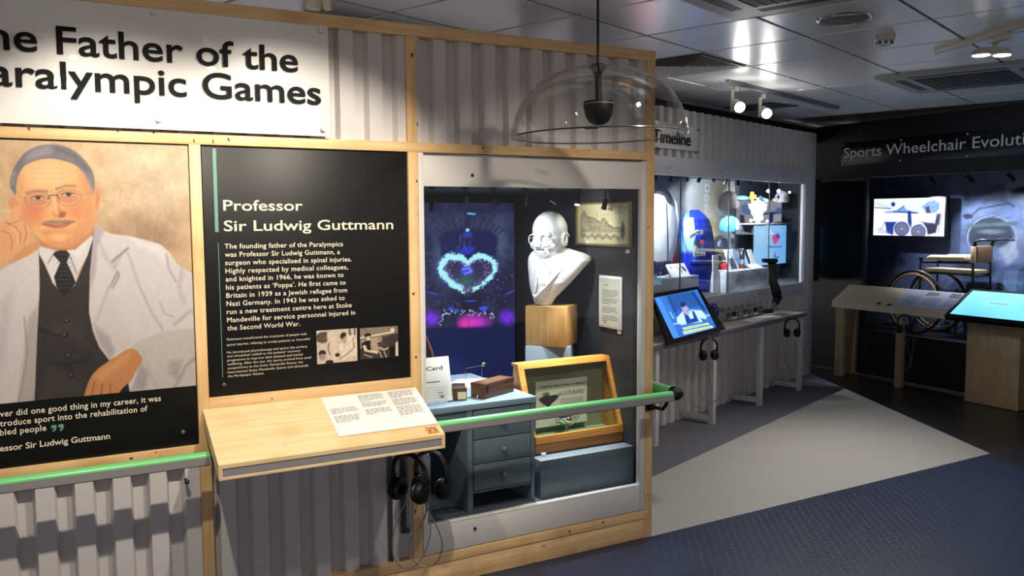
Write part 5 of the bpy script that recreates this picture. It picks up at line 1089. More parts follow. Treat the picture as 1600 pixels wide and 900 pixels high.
# ---- garments
def shell_loft(name, secs, m, par, colfn=None, pl=None, n=44, e=2.2, wr=.004, seed=1):
    """secs: (py, pxL, pxR, depth offset, half depth) on plane pl, with soft cloth folds"""
    R = []; rs_ = random.Random(seed); P_ = [rs_.uniform(0, 6) for _ in range(4)]; S_ = []
    for i in range(len(secs)-1):
        for k in range(4):
            f_ = k/4; S_.append([a*(1-f_)+b*f_ for a, b in zip(secs[i], secs[i+1])])
    S_.append(list(secs[-1]))
    for py, xl, xr, dy, hd in S_:
        ul, vl = pl.hit(xl, py); ur, vr = pl.hit(xr, py); z = (vl+vr)/2; ring = []
        for k in range(n):
            a = 2*PI*k/n; ca, sa = math.cos(a), math.sin(a); w_ = 1+wr*8*(math.sin(7*a+P_[0]+z*14)+.6*math.sin(13*a+P_[1]-z*22))
            ring.append(pl.at((ul+ur)/2+(ur-ul)/2*math.copysign(abs(ca)**(2/e), ca), z, -(dy+hd*w_*math.copysign(abs(sa)**(2/e), sa))))
        R.append(ring)
    g = G().rings(R); cols = None
    if colfn is not None:
        cols = []
        for p in g.v:
            x, y = projpx(np.array(p)); cc = colfn(x, y, p); cols.append(lin(cc))
    return part(name, g, m, par, colors=cols, ang=1.5)
VJ = VB+.32; pj = PV(VJ)
t = thing('white_tracksuit_jacket', 'white tracksuit jacket with red side panels and dark collar behind the timber post', 'jacket', pj.w(1030, 430))
def wj(x, y, p): return (212, 40, 52) if x > 1049+max(0, (y-352))*-.12+max(0, 350-y)*.02 and y > 318 else ((214, 218, 226))
shell_loft('body', [(303, 1024, 1042, 0, .04), (308, 1010, 1048, 0, .07), (318, 1000, 1053, 0, .08), (340, 994, 1056, 0, .085), (365, 990, 1055, 0, .09), (390, 994, 1051, 0, .09), (408, 1000, 1046, 0, .085), (413, 1002, 1044, 0, .08)], PRINTC, t, lambda x, y, p: (216, 220, 228), pj, seed=3)
shell_loft('red_side_panel', [(320, 1049, 1053, .03, .02), (340, 1048, 1056, .03, .03), (360, 1044, 1059, .03, .035), (380, 1042, 1060, .03, .04), (400, 1040, 1060.5, .03, .04), (413, 1040, 1060.5, .03, .04)], mat('red_fabric', (196, 34, 46), .75, 0, .08), t, None, pj, seed=5)
shell_loft('left_sleeve', [(308, 1006, 1014, 0, .05), (330, 996, 1008, .0, .06), (370, 990, 1002, .0, .055), (405, 989, 999, .0, .045)], PRINTC, t, lambda x, y, p: (210, 50, 60) if y < 345 else (216, 220, 228), pj, seed=6)
shell_loft('hem_band', [(408, 1002, 1044, 0, .088), (412, 1002.5, 1043.5, 0, .09), (416, 1004, 1042, 0, .086)], mat('navy_hem', (30, 36, 70), .8), t, None, pj, wr=.0005)
shell_loft('collar', [(298, 1025, 1040, -.005, .045), (304, 1023.5, 1040.5, -.012, .062), (310, 1025, 1039, -.03, .06), (316, 1028, 1036, -.06, .04)], mat('navy_collar', (22, 26, 38), .8), t, None, pj, wr=.001)
part('zip', G().tube([pj.w(1027, 317)+pj.N*.085, pj.w(1027, 360)+pj.N*.094, pj.w(1028, 408)+pj.N*.090], .003, 6), BLK, t)
part('hanger_stand', G().cyl(pj.w(1032, 412), [*pj.w(1032, 412)[:2], .9405], .008, 10), STEEL, t)
VK = VB+.30; pk = PV(VK)
t = thing('blue_team_jacket', 'bright blue team jacket with white printed chest band on a stand', 'jacket', pk.w(1092, 452))
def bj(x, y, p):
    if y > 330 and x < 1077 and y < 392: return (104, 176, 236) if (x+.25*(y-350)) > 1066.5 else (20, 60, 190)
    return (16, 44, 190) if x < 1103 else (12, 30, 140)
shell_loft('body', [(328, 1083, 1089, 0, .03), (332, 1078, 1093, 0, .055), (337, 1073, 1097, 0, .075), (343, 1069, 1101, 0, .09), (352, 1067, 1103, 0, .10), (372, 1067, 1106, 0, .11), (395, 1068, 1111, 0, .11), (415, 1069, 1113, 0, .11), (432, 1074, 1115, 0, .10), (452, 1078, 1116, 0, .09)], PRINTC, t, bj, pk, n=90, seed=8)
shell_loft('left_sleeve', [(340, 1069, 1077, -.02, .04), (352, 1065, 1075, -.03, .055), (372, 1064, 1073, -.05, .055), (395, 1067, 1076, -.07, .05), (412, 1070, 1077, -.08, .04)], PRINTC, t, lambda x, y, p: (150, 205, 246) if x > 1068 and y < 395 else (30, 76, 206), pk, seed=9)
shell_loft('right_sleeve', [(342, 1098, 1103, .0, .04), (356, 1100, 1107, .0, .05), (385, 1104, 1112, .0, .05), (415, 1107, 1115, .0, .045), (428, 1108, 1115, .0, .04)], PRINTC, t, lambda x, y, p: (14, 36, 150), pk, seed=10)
pk2 = Pl(pk.O+pk.N*.122, pk.U, pk.V)
def patch(name, pts, m, par, pl, th=.006):
    q = [pl.hit(x, y) for x, y in pts]; return part(name, G().prism(q, -th, 0, pl.M), m, par, smooth=False)
wht = mat('white_applique', (232, 234, 240), .6, 0, 0)
patch('chest_band', [(1077, 369), (1083, 364), (1090, 359), (1098, 359), (1099, 366), (1092, 366), (1085, 369), (1079, 374)], wht, t, pk2); patch('lower_band', [(1084, 393), (1102, 393), (1102.5, 399), (1084.5, 401)], wht, t, pk2)
g = G(); pk3 = Pl(pk2.O+pk2.N*.001, pk2.U, pk2.V); a = pk3.hit(1079, 371); b = pk3.hit(1097, 363)
pt = Pl(pk3.at(*a), pk3.at(*b)-pk3.at(*a), pk3.V); put_text(g, 'PARALYMPIC', pt, .002, float(np.linalg.norm(pk3.at(*b)-pk3.at(*a)))-.004, .004, .020, res=1, off=.02); a = pk3.hit(1086, 399.5); b = pk3.hit(1101, 398); put_text(g, 'BARCELONA', pk3, a[0], b[0], a[1], .017, res=1, off=.02)
part('chest_lettering', g, mat('navy_print', (18, 24, 90), .7, 0, 0), t, smooth=False, kind='stuff')
for nm, pts, col in (('dark_emblem', [(1087, 377), (1092, 375), (1095, 380), (1093, 385), (1088, 385)], (58, 52, 60)), ('red_emblem', [(1096, 376), (1100, 374), (1101, 380), (1098, 383), (1095, 381)], (222, 48, 70)), ('yellow_emblem', [(1087, 384), (1089, 389), (1088, 392), (1085, 392)], (244, 190, 70)), ('green_emblem', [(1095, 384), (1099, 383), (1099, 387), (1095, 388)], (40, 120, 96))): patch(nm, pts, mat(nm+'_cloth', col, .7, 0, 0), t, pk2, .004)
part('stand_foot', G().box(-.08, .08, -.06, .06, .9405, .95, 0, Matrix.Translation(tuple(pk.w(1094, 448)[:2])+(0,)) @ Matrix.Rotation(TB, 4, 'Z')), STEEL, t)
# ---- plinths
def bplinth(label, x0, x1, ytop, v0, dep, m):
    p = PV(v0); ua, za = p.hit(x0, ytop[0]); ub, zb2 = p.hit(x1, ytop[1]); z = (za+zb2)/2; return solo('display_plinth', G().box(ua, ub, v0, v0+dep, .9405, z, .002, FB), m, label, 'plinth'), z, ua, ub
WPL = mat('white_plinth_paint', (196, 200, 214), .5, 0, .03)
_, zp1, ua1, ub1 = bplinth('low white plinth at the left of the timeline case below the white jacket', 1000, 1092, (441, 429), VB+.06, .20, WPL)
_, zp2, ua2, ub2 = bplinth('taller white plinth with printed columns, in the middle of the timeline case', 1134.5, 1202, (425.5, 417.5), VB+.06, .30, WPL)
g = G(); pq = PV(VB+.0595)
for k, (x, n_) in enumerate(((1146, 4), (1154, 6), (1161, 12), (1167, 11), (1174, 9), (1182, 6), (1190, 3), (1197, 13))):
    u, v = pq.hit(x, 426); para(g, u-.02, v-.012, .05, n_, .012, pq)
part('plinth_text', g, mat('grey_wall_print', (150, 150, 160), .7, 0, 0), _, smooth=False, kind='stuff')
def boxat(name, label, cat, x, y, z, w_, d_, h_, m, rz=0.0, bev=.001, grp=None):
    P_ = FL(x, y, z); return solo(name, G().box(-w_/2, w_/2, -d_/2, d_/2, .0005, h_, bev, Matrix.Translation(Vector(P_.tolist())) @ Matrix.Rotation(rz, 4, 'Z')), m, label, cat, grp)
# leaning boards on the plinths
def board(name, label, cat, corners, vb, vt, ptop, paint=None, m=PAPER, th=.006, emis=None):
    """corners: TL, TR, BR, BL photo points; bottom stands at depth vb, top leans to vt"""
    pb_, pt_ = PV(vb), PV(vt); BL, BR = pb_.w(*corners[3]), pb_.w(*corners[2]); TL = pt_.w(*corners[0]); zb_ = ptop+.001
    BL[2] = BR[2] = zb_; pl = Pl(BL, BR-BL, TL-BL); Wd = float(np.linalg.norm(BR-BL)); Hg = float((TL-BL)@pl.V)
    t = thing(name, label, cat, BL+(BR-BL)/2, TB); part('backing', G().box(0, Wd, 0, Hg, -th, -.0005, .0005, pl.M), m, t)
    c = Canvas(pl, .002, Wd-.002, .002, Hg-.002, 60, 60, (236, 236, 238)); 
    if paint: c.unit(1.0); paint(c)
    c.build('print_face', PRINTM, t, back=0); return t
def pnt_(c): c.line([(.45, .2), (.7, .55), (.62, .75)], .035, (120, 116, 112), .03); c.line([(.5, .45), (.68, .7)], .02, (90, 84, 84), .02); c.poly([(.72, .2), (.86, .3), (.92, .55), (.84, .72), (.76, .5)], (74, 66, 62), .05); c.line([(.66, .05), (.76, .25)], .03, (196, 70, 66), .02); c.ell(.2, .25, .05, .05, (200, 80, 70), .5)
board('picture_board', 'white picture board leaning on the low plinth in front of the blue jacket', 'picture', [(1043, 413), (1073, 410), (1079, 429), (1050, 432)], VB+.10, VB+.16, zp1, pnt_)
def pbw(c): c.C[:] = (170, 180, 196); c.poly([(0, .0), (.5, .0), (.6, .5), (0, .4)], (210, 216, 226), .1); c.poly([(.2, .5), (.8, .4), (1, 1), (.3, 1)], (60, 66, 84), .15); c.noise(26, .12, 4)
board('picture_board', 'narrow white board standing at the left end of the taller plinth', 'picture', [(1111, 399), (1117, 398), (1124, 424.5), (1115, 424.5)], VB+.11, VB+.12, .9405, None)
board('picture_board', 'black-and-white photo board leaning on the taller plinth beside the red toy', 'picture', [(1133, 390), (1144, 389), (1153, 419), (1140, 421)], VB+.16, VB+.22, zp2, pbw)
board('picture_board', 'pale blue photo board behind the silver lantern', 'picture', [(1146, 389), (1166, 387), (1172, 416), (1153, 418)], VB+.20, VB+.27, zp2, lambda c: (c.grad(lambda X, Y: Y*0+.6, (150, 190, 232)), c.noise(12, .2, 5)))
board('picture_board', 'curved-looking white booklet right of the silver lantern', 'picture', [(1166, 390), (1173, 388), (1183, 414), (1176, 415)], VB+.18, VB+.24, zp2, None)
board('picture_board', 'white card lying back at the right end of the taller plinth', 'picture', [(1174, 412), (1190, 411), (1193, 415.5), (1176, 417)], VB+.12, VB+.2, zp2, None)
# red toy
P_ = FL(1134, 421.5, zp2); M = Matrix.Translation(Vector(P_.tolist())) @ Matrix.Rotation(az, 4, 'Z'); t = thing('red_toy', 'small red plastic toy with white top on the taller plinth', 'toy', P_, az); redp = mat('red_plastic', (206, 52, 60), .3)
part('toy_body', G().loft([(.0005, -.055, .03, 0, .03), (.03, -.06, .035, 0, .034), (.06, -.035, .035, 0, .03), (.075, -.02, .03, 0, .02)], 20, M), redp, t); part('white_top', G().box(-.03, .03, -.02, .02, .076, .084, .002, M), WHITE, t); part('toy_arm', G().tube([M @ Vector(q) for q in ((-.06, 0, .03), (-.075, -.01, .05), (-.05, -.01, .072))], .008, 8), redp, t); part('dark_base', G().box(-.075, -.056, -.02, .0, .0005, .03, .002, M), BLK, t)
# lantern
P_ = FL(1159, 419.5, zp2); t = thing('safety_lamp', 'silver miner-style safety lantern with brass base on the taller plinth', 'lantern', P_); q = tuple(P_)
part('brass_base', G().lathe([(.034, .001), (.034, .012), (.026, .018), (.028, .032), (.018, .040), (.001, .040)], q, 20, cap=True), mat('brass_lamp_base', (150, 96, 50), .3, .9), t); part('glass_chimney', G().lathe([(.020, .041), (.021, .085)], q, 18), mat('lantern_glass', (150, 180, 220), .08, .2), t)
part('steel_bonnet', G().lathe([(.024, .086), (.025, .096), (.025, .158), (.021, .164), (.001, .166)], q, 20, cap=True), mat('lantern_chrome', (150, 142, 148), .2, 1.0, .2, 80), t); part('lid', G().lathe([(.001, .176), (.030, .168), (.032, .164), (.02, .1665)], q, 18), SILV, t)
part('lamp_hook', G().tube([P_+np.array(k) for k in ((0, 0, .172), (-.01, 0, .185), (-.03, .0, .176), (-.045, 0, .166))], .003, 6), SILV, t)
for k in range(4):
    a = k*PI/2+.4; part('guard_rod', G().cyl(P_+np.array((.024*math.cos(a), .024*math.sin(a), .04)), P_+np.array((.024*math.cos(a), .024*math.sin(a), .087)), .002, 6), STEEL, t)
# small things on the low plinth
P_ = FL(1031, 436.5, zp1); t = thing('trophy_stand', 'small silver stand holding a blue ribboned medal on the low plinth', 'medal', P_); part('foot', G().lathe([(.030, .001), (.028, .006), (.004, .010)], tuple(P_), 18, cap=True), SILV, t); part('stem', G().cyl(P_+np.array([0, 0, .008]), P_+np.array([0, 0, .075]), .003), SILV, t)
g = G(); Mx = Matrix.Translation(Vector((P_+np.array([0, 0, .03])).tolist())) @ Matrix.Rotation(az, 4, 'Z'); [g.tube([Mx @ Vector(k) for k in pts_], .007, 6, sq=(1.8, .3)) for pts_ in ([(-.045, 0, .11), (-.04, 0, .06), (0, -.004, .030)], [(.045, 0, .11), (.03, 0, .06), (0, -.004, .030)])]; part('ribbon', g, mat('blue_ribbon', (96, 120, 206), .6), t)
boxat('blue_block', 'pale blue block at the left edge of the low white plinth', 'box', 1020, 438, zp1, .05, .05, .05, mat('pale_blue_block', (120, 170, 232), .5), TB)
boxat('small_silver_case', 'small shiny white case on the low plinth left of the picture board', 'box', 1044, 433, zp1, .05, .03, .018, PAPER, TB+.3)
# blue helmet and dark cap on rods
Ph = PV(VB+.26); c0 = Ph.w(1140, 355)
t = thing('blue_helmet', 'glossy pale blue racing helmet mounted on a thin rod', 'helmet', c0)
def dome_(c, rx_, ry_, rz_, m, par, name, a1=1.0, F=None):
    R = []
    for i in range(13):
        a = PI/2*(1-a1*i/12*1.25); R.append([(rx_*math.cos(a)*math.cos(b), ry_*math.cos(a)*math.sin(b), rz_*math.sin(a)) for b in [2*PI*k/32 for k in range(32)]])
    return part(name, G().rings(R, True, True, F), m, par, ang=1.3)
MH = Matrix.Translation(Vector(c0.tolist())) @ Matrix.Rotation(az, 4, 'Z')
hm = mat('blue_helmet_shell', (74, 158, 206), .15, 0, .03, coat=.5); dome_(c0, .098, .085, .105, hm, t, 'helmet_shell', F=MH); part('helmet_peak', G().ell((.055, -.03, -.02), (.05, .06, .045), MH), mat('navy_helmet_side', (38, 70, 120), .25), t); part('sticker', G().box(.03, .062, -.092, -.088, -.02, .05, .001, MH), mat('pale_sticker', (130, 186, 244), .5), t)
rod = mat('steel_rod', (190, 190, 186), .25, 1.0)
part('support_rod', G().tube([c0+np.array([0, 0, -.06]), c0+np.array([0, 0, -.085])-_r0*.0, c0+np.array([0, 0, -.09])-_r0*.05, c0+np.array([0, 0, -.085])-_r0*.085+np.array([0, .15, 0])], .004, 6), rod, t)
c1 = PV(VB+.40).w(1126, 385); MC = Matrix.Translation(Vector(c1.tolist())) @ Matrix.Rotation(az, 4, 'Z')
t = thing('dark_helmet', 'dark brown rounded helmet with a white mark, below and left of the blue helmet', 'helmet', c1); dome_(c1, .075, .07, .105, mat('dark_brown_shell', (66, 58, 56), .35), t, 'helmet_shell', F=MC); part('white_mark', G().box(-.045, -.02, -.071, -.066, -.0, .045, .001, MC), mat('pale_mark', (150, 170, 220), .5), t); part('brim', G().loft([(-.085, -.085, .085, 0, .08), (-.07, -.08, .08, 0, .075)], 24, MC), mat('tan_brim', (104, 92, 66), .5), t)
c1 = PV(VB+.42).w(1139, 318); MC = Matrix.Translation(Vector(c1.tolist())) @ Matrix.Rotation(az, 4, 'Z')
t = thing('peaked_cap', 'dark riding cap with a turquoise peak, above the blue helmet', 'cap', c1); dome_(c1, .10, .09, .12, mat('charcoal_felt', (62, 54, 52), .9), t, 'crown', F=MC); part('peak', G().ell((.115, -.02, .045), (.075, .07, .028), MC), mat('turquoise_peak', (64, 112, 132), .5), t); part('support_rod', G().cyl(c1+np.array([0, 0, -.04]), [c1[0], c1[1], .94], .004), rod, t)
# bouquet, shelf and second plush
shp = PV(VB+.30); L_a, R_a = shp.w(1164, 349), shp.w(1228, 349)
t = thing('acrylic_shelf', 'white-edged shelf carrying the bouquet inside the timeline case', 'shelf', L_a, TB); lsh = float(L_a[2]); ua_, ub_ = fb(L_a)[0], fb(R_a)[0]; part('shelf_board', G().box(ua_, ub_, VB+.22, VB+.40, lsh-.012, lsh, .001, FB), WHITE, t); part('shelf_bracket', G().box(ua_+.10, ub_-.1, VB+.40, VI, lsh-.019, lsh-.0125, .001, FB), BLK, t)
bq = PV(VB+.30).w(1184, 348); t = thing('bouquet', 'large white bouquet with yellow, blue and pink flowers on the shelf', 'flowers', (bq[0], bq[1], lsh)); MB_ = Matrix.Translation(Vector((float(bq[0]), float(bq[1]), lsh))) @ Matrix.Rotation(az, 4, 'Z')
part('wrap', G().lathe([(.02, .001), (.03, .03), (.06, .10), (.095, .17), (.10, .19), (.001, .15)], (0, 0, 0), 22, F=MB_), PAPER, t)
rs3 = random.Random(2)
fcol = {'white': (238, 238, 240), 'yellow': (246, 206, 70), 'pink': (236, 170, 190), 'blue': (70, 90, 190), 'teal': (80, 170, 180)}; fm = {k: mat(k+'_petals', v, .7, 0, .05) for k, v in fcol.items()}
k_b = float((bq-CAM)@_fw)/FPX
for x, y, cl_, r_ in [(1174, 303, 'yellow', .026), (1172, 309, 'yellow', .026), (1178, 307, 'yellow', .022), (1185, 309, 'blue', .022), (1191, 311, 'teal', .018), (1195, 313, 'pink', .02), (1183, 313, 'white', .03), (1176, 316, 'white', .028), (1190, 318, 'white', .026), (1172, 323, 'white', .028), (1182, 324, 'white', .034), (1192, 326, 'white', .024), (1186, 332, 'white', .03), (1177, 332, 'white', .028), (1188, 340, 'white', .024), (1180, 342, 'white', .026), (1171, 344, 'white', .018), (1197, 345, 'white', .016)]:
    cc = (( x-1184)*k_b, rs3.uniform(-.05, .0), (348-y)*k_b); g = G(); g.ell(cc, (r_*.6, r_*.6, r_*.5), MB_, 10, 7)
    for q in range(6): a = q*PI/3+rs3.random(); g.ell((cc[0]+r_*.55*math.cos(a), cc[1]-.006, cc[2]+r_*.55*math.sin(a)), (r_*.45, r_*.35, r_*.45), MB_, 8, 6)
    part('flower', g, fm[cl_], t)
pw_ = PV(VB+.30).w(1222, 311); Mw = Matrix.Translation(Vector(pw_.tolist())) @ Matrix.Rotation(az, 4, 'Z'); t = thing('sports_cap', 'white sports cap with dark badge near the right end of the timeline case', 'cap', pw_); dome_(pw_, .075, .07, .085, mat('off_white_cap', (206, 200, 214), .8), t, 'crown', F=Mw); part('peak', G().ell((-.075, -.03, -.008), (.035, .04, .02), Mw), mat('cream_cap_peak', (226, 206, 180), .7), t); part('badge', G().ell((-.055, -.055, .02), (.012, .012, .016), Mw), BLK, t); part('support_rod', G().cyl(pw_+np.array([0, 0, -.02]), pw_+np.array([0, 0, -.02])+PD*(VI-VB-.30), .004), rod, t)
# ---- screens in the case
def screen(name, label, pl, q, nx, ny, paint, m, bez=.008, th=.03, ax=1.0, base=(150, 200, 246)):
    a, b = pl.hit(*q[0]), pl.hit(*q[1]); u0, u1, v1, v0 = a[0], b[0], a[1], b[1]; t = thing(name, label, 'screen', pl.at((u0+u1)/2, v0)); part('bezel', G().box(u0-bez, u1+bez, v0-bez, v1+bez, -th, -.001, .002, pl.M), BLKG, t)
    c = Canvas(pl, u0, u1, v0, v1, nx, ny, base); paint(c); c.build('display', m, t, 'lit display', back=0); return t
def paint_lo(c):
    c.grad(lambda X, Y: (X-1178)/68*.7, (90, 158, 246)); c.grad(lambda X, Y: np.exp(-((X-1190)/14)**2-((Y-370)/16)**2)*.5, (196, 232, 250))
    for k, (x, y) in enumerate(((1207, 373), (1210, 367), (1213, 365), (1216, 365))): c.poly([(1207+k*2.2, 372-k*1.6), (1209.5+k*2.2, 365-k*.5), (1211+k*2.6, 371), (1210, 381)], (206, 60, 130) if k < 3 else (80, 70, 180), 1.4)
    c.poly([(1207, 372), (1213, 370), (1217, 374), (1214, 380), (1211, 382), (1208, 378)], (226, 76, 140), 1.2); c.line([(1200, 386), (1221, 385.5)], 2.2, (70, 120, 190), 1.6); c.line([(1209, 404), (1212, 394)], 1.6, (110, 110, 190), 1.2); c.line([(1211, 399), (1213, 403), (1217, 401)], 1.6, (60, 90, 150), 1.2)
screen('lower_screen', 'pale blue lit screen with a pink torch emblem at the right of the timeline case', PV(VB+.42), [(1178, 353), (1244, 409)], 110, 90, paint_lo, SCREEN, bez=.004, base=(150, 208, 250))
# ---- counter along the container
VCn = .86; zc0 = .722
t = thing('timeline_counter', 'long pale timber-topped counter in front of the timeline container on white frame legs', 'counter', FXB(2.6, .98, 0), TB)
part('counter_top', G().box(1.0, 4.02, .845, VB-.002, zc0-.035, zc0, .002, FB), mat('bleached_plywood', (186, 174, 158), .5, 0, .04, 6), t)
part('front_edging', G().box(1.0, 4.02, .838, .8445, zc0-.038, zc0-.001, .001, FB), mat('grey_edging', (108, 100, 112), .5), t)
LEGW = mat('white_leg_paint', (204, 202, 204), .5, 0, .02)
for u in (1.45, 2.29, 3.13, 3.96):
    g = part('frame_leg', G().box(u, u+.045, .862, .905, 0, zc0-.038, .002, FB), LEGW, t); part('foot_rail', G().box(u, u+.045, .906, VB-.001, .025, .065, .002, FB), LEGW, t); part('top_rail', G().box(u, u+.045, .906, VB-.001, zc0-.075, zc0-.0355, .002, FB), LEGW, t)
# things lying on the counter
def onC(x, y, z=zc0): return FL(x, y, z)
ct = mat('tan_card', (170, 132, 88), .6)
def slabC(name, label, cat, pts, h, m, z=zc0): return solo(name, G().prism([tuple(onC(x, y, z)[:2]) for x, y in pts], z+.0005, z+h), m, label, cat, smooth=False)
slabC('information_strip', 'white information strip lying along the right half of the timeline counter', 'card', [(1160, 500), (1208, 490), (1212, 494), (1176, 505)], .003, PAPER)
slabC('tan_strip', 'narrow tan wooden strip at the front of the tactile display', 'strip', [(1132, 498), (1157, 493.5), (1157, 496), (1133, 501)], .012, ct)
t = thing('tactile_display', 'low grey tactile display rail with black and silver pieces at the back of the counter', 'display', FXB(2.8, 1.08, zc0), TB); pb3 = PV(1.06)
ua_, ub_ = pb3.hit(1136, 494)[0], pb3.hit(1196, 482)[0]; part('backing_board', G().box(ua_-.3, ub_, 1.08, 1.10, zc0+.0005, zc0+.085, .002, FB), mat('grey_display_board', (150, 144, 136), .5), t)
for k in range(7):
    u = ua_+(ub_-ua_)*(k+.3)/7.2; part('mounted_tile', G().box(u, u+.055, 1.068, 1.0795, zc0+.040, zc0+.075, .002, FB), [mat('tile_grey', (104, 98, 92), .5), BLK, STEEL, WALNUT][k % 4] if k else mat('tile_dark', (80, 76, 72), .5), t)
    part('label_strip', G().box(u-.01, u+.07, 1.066, 1.0795, zc0+.012, zc0+.030, .001, FB), PAPER if k % 2 else ALU, t)
boxat('switch_box', 'small pale box with a grey window on the counter beside the timber post', 'box', 1029, 521, zc0, .12, .05, .13, mat('cream_box', (196, 184, 156), .5), TB)
solo('charging_cable', G().tube([onC(1128, 491)+np.array([0, 0, .03]), onC(1136, 494)+np.array([0, 0, .012]), onC(1144, 493)+np.array([0, 0, .012]), onC(1150, 490)+np.array([0, 0, .03])], .010, 8), BLK, 'thick black cable curving behind the counter touchscreen', 'cable')
# prosthetic arm standing on the counter
pa_ = PV(.99); W_ = lambda x, y: pa_.w(x, y)
t = thing('prosthetic_leg', 'black and steel prosthetic leg standing on the right end of the counter', 'prosthesis', W_(1205, 489)); bpp = [W_(x, y) for x, y in ((1206, 410), (1209, 425), (1208, 440), (1212, 452), (1215, 466), (1211, 477), (1202, 486))]; bpp[-1][2] = max(bpp[-1][2], zc0+.02)
part('socket', G().tube(bpp[:4], [.040, .036, .040, .044], 18, sq=(1, .8)), mat('black_carbon', (24, 22, 21), .35), t); part('knee_joint', G().tube(bpp[3:6], [.044, .042, .026], 18, sq=(1, .8)), BLK, t); part('socket_rim', G().box(-.07, .055, -.04, .04, -.012, .022, .006, Matrix.Translation(Vector(W_(1204, 408).tolist())) @ Matrix.Rotation(az, 4, 'Z')), BLK, t)
part('steel_shin', G().tube([bpp[5]+np.array([0, 0, .0]), bpp[6]], [.024, .020], 14), mat('scuffed_steel', (120, 132, 138), .35, .8, .2), t); part('foot_shell', G().tube([bpp[6]+_r0*.03, bpp[6]-_r0*.04+np.array([0, 0, -.0]), bpp[6]-_r0*.06], [.020, .022, .014], 14), BLK, t)
g = G()
for k in range(6): g.ell(W_(1214+rs3.uniform(-3, 4), 476+rs3.uniform(-5, 5)), (.010, .010, .012), None, 8, 6)
part('clear_wrapping', g, bpy.data.materials['clear_acrylic'], t, kind='stuff')
# tilted touchscreen on the counter
q = [(1018, 459), (1090, 447.5), (1134, 514), (1045, 539)]; Pb_ = PV(.80); Pt_ = PV(.99)
BLc, BRc = Pb_.w(1045, 539), Pb_.w(1134, 514); TLc, TRc = Pt_.w(1018, 459), Pt_.w(1090, 447.5)
pl = Pl(BLc, BRc-BLc, (TLc-BLc)); lx = [pl.hit(*p_) for p_ in q]; t = thing('counter_touchscreen', 'tilted black touchscreen showing a man speaking, mounted on the timeline counter edge', 'screen', BLc)
def inset(pts, f_): c_ = np.mean(pts, axis=0); return [tuple(c_+(np.array(p_)-c_)*f_) for p_ in pts]
part('casing', G().prism([lx[3], lx[2], lx[1], lx[0]], -.022, 0, pl.M), BLKG, t, smooth=False)
sq = [(1023, 464), (1086, 454), (1123.5, 512.5), (1049.5, 528)]; sx_ = [pl.hit(*p_) for p_ in sq]
us_ = [p_[0] for p_ in sx_]; vs_ = [p_[1] for p_ in sx_]
u0_, u1_, v0_, v1_ = (us_[0]+us_[3])/2, (us_[1]+us_[2])/2, (vs_[2]+vs_[3])/2, (vs_[0]+vs_[1])/2
c = Canvas(pl, u0_, u1_, v0_, v1_, 110, 90, (44, 110, 200), n=.001); c.noise(10, 8, 4); c.poly([(1040, 462), (1083, 455), (1095, 478), (1052, 488)], (34, 84, 160), 3); c.poly([(1024, 466), (1030, 464), (1062, 527), (1050, 528)], (70, 140, 240), 2)
c.line([(1045, 464), (1058, 492)], 1.5, (20, 50, 120), 2); c.line([(1083, 458), (1100, 484)], 4, (20, 50, 120), 3); c.poly([(1057, 497), (1066, 487), (1072, 489), (1080, 484), (1096, 485), (1104, 494), (1103, 499), (1094, 497), (1098, 503), (1072, 507), (1064, 508), (1058, 504)], (190, 230, 240), 1.5)
c.poly([(1068, 489), (1072, 488), (1079, 499), (1084, 497), (1081, 486), (1084, 486), (1092, 502), (1073, 507)], (26, 60, 150), 1.2); c.ell(1071, 484, 5, 9, (168, 160, 210), .3, -.5); c.ell(1067, 476, 4, 4, (24, 40, 90), .4); c.ell(1074, 486, 1, 1, (110, 70, 120), .6); c.line([(1053, 506), (1066, 505)], 2, (170, 214, 240), 1.5); c.line([(1095, 496), (1109, 492)], 2, (170, 214, 240), 1.5); c.line([(1047, 488), (1052, 497)], 2.5, (120, 190, 250), 2)
c.poly([(1066, 512), (1106, 504), (1109, 507), (1068, 516)], (206, 228, 186), .8); c.poly([(1066, 518), (1112, 508.5), (1115, 512), (1069, 523)], (206, 228, 186), .8)
for a_, b_ in (((1069, 513.5), (1104, 506.5)), ((1070, 520.5), (1111, 511.5))): c.line([a_, b_], .8, (110, 130, 110), .8, .8)
c.build('display', SCREEN, t, 'lit blue display', back=0)
part('mount_arm', G().cyl(pl.at((u0_+u1_)/2, (v0_+v1_)/2, -.024), onC(1100, 512)*np.array([1, 1, 0])+np.array([0, 0, zc0])+PD*.12, .018, 14), BLK, t)
t = thing('blue_lamp', 'dark blue round lamp head behind the counter touchscreen', 'lamp', onC(1120, 500)); bl_ = PV(.97).w(1115, 486); part('lamp_shade', G().ell(tuple(bl_), (.045, .045, .065)), mat('deep_blue_enamel', (30, 48, 104), .25), t); part('lamp_base', G().cyl((bl_[0], bl_[1], zc0+.001), (bl_[0], bl_[1], bl_[2]-.05), .012, 12), BLK, t)
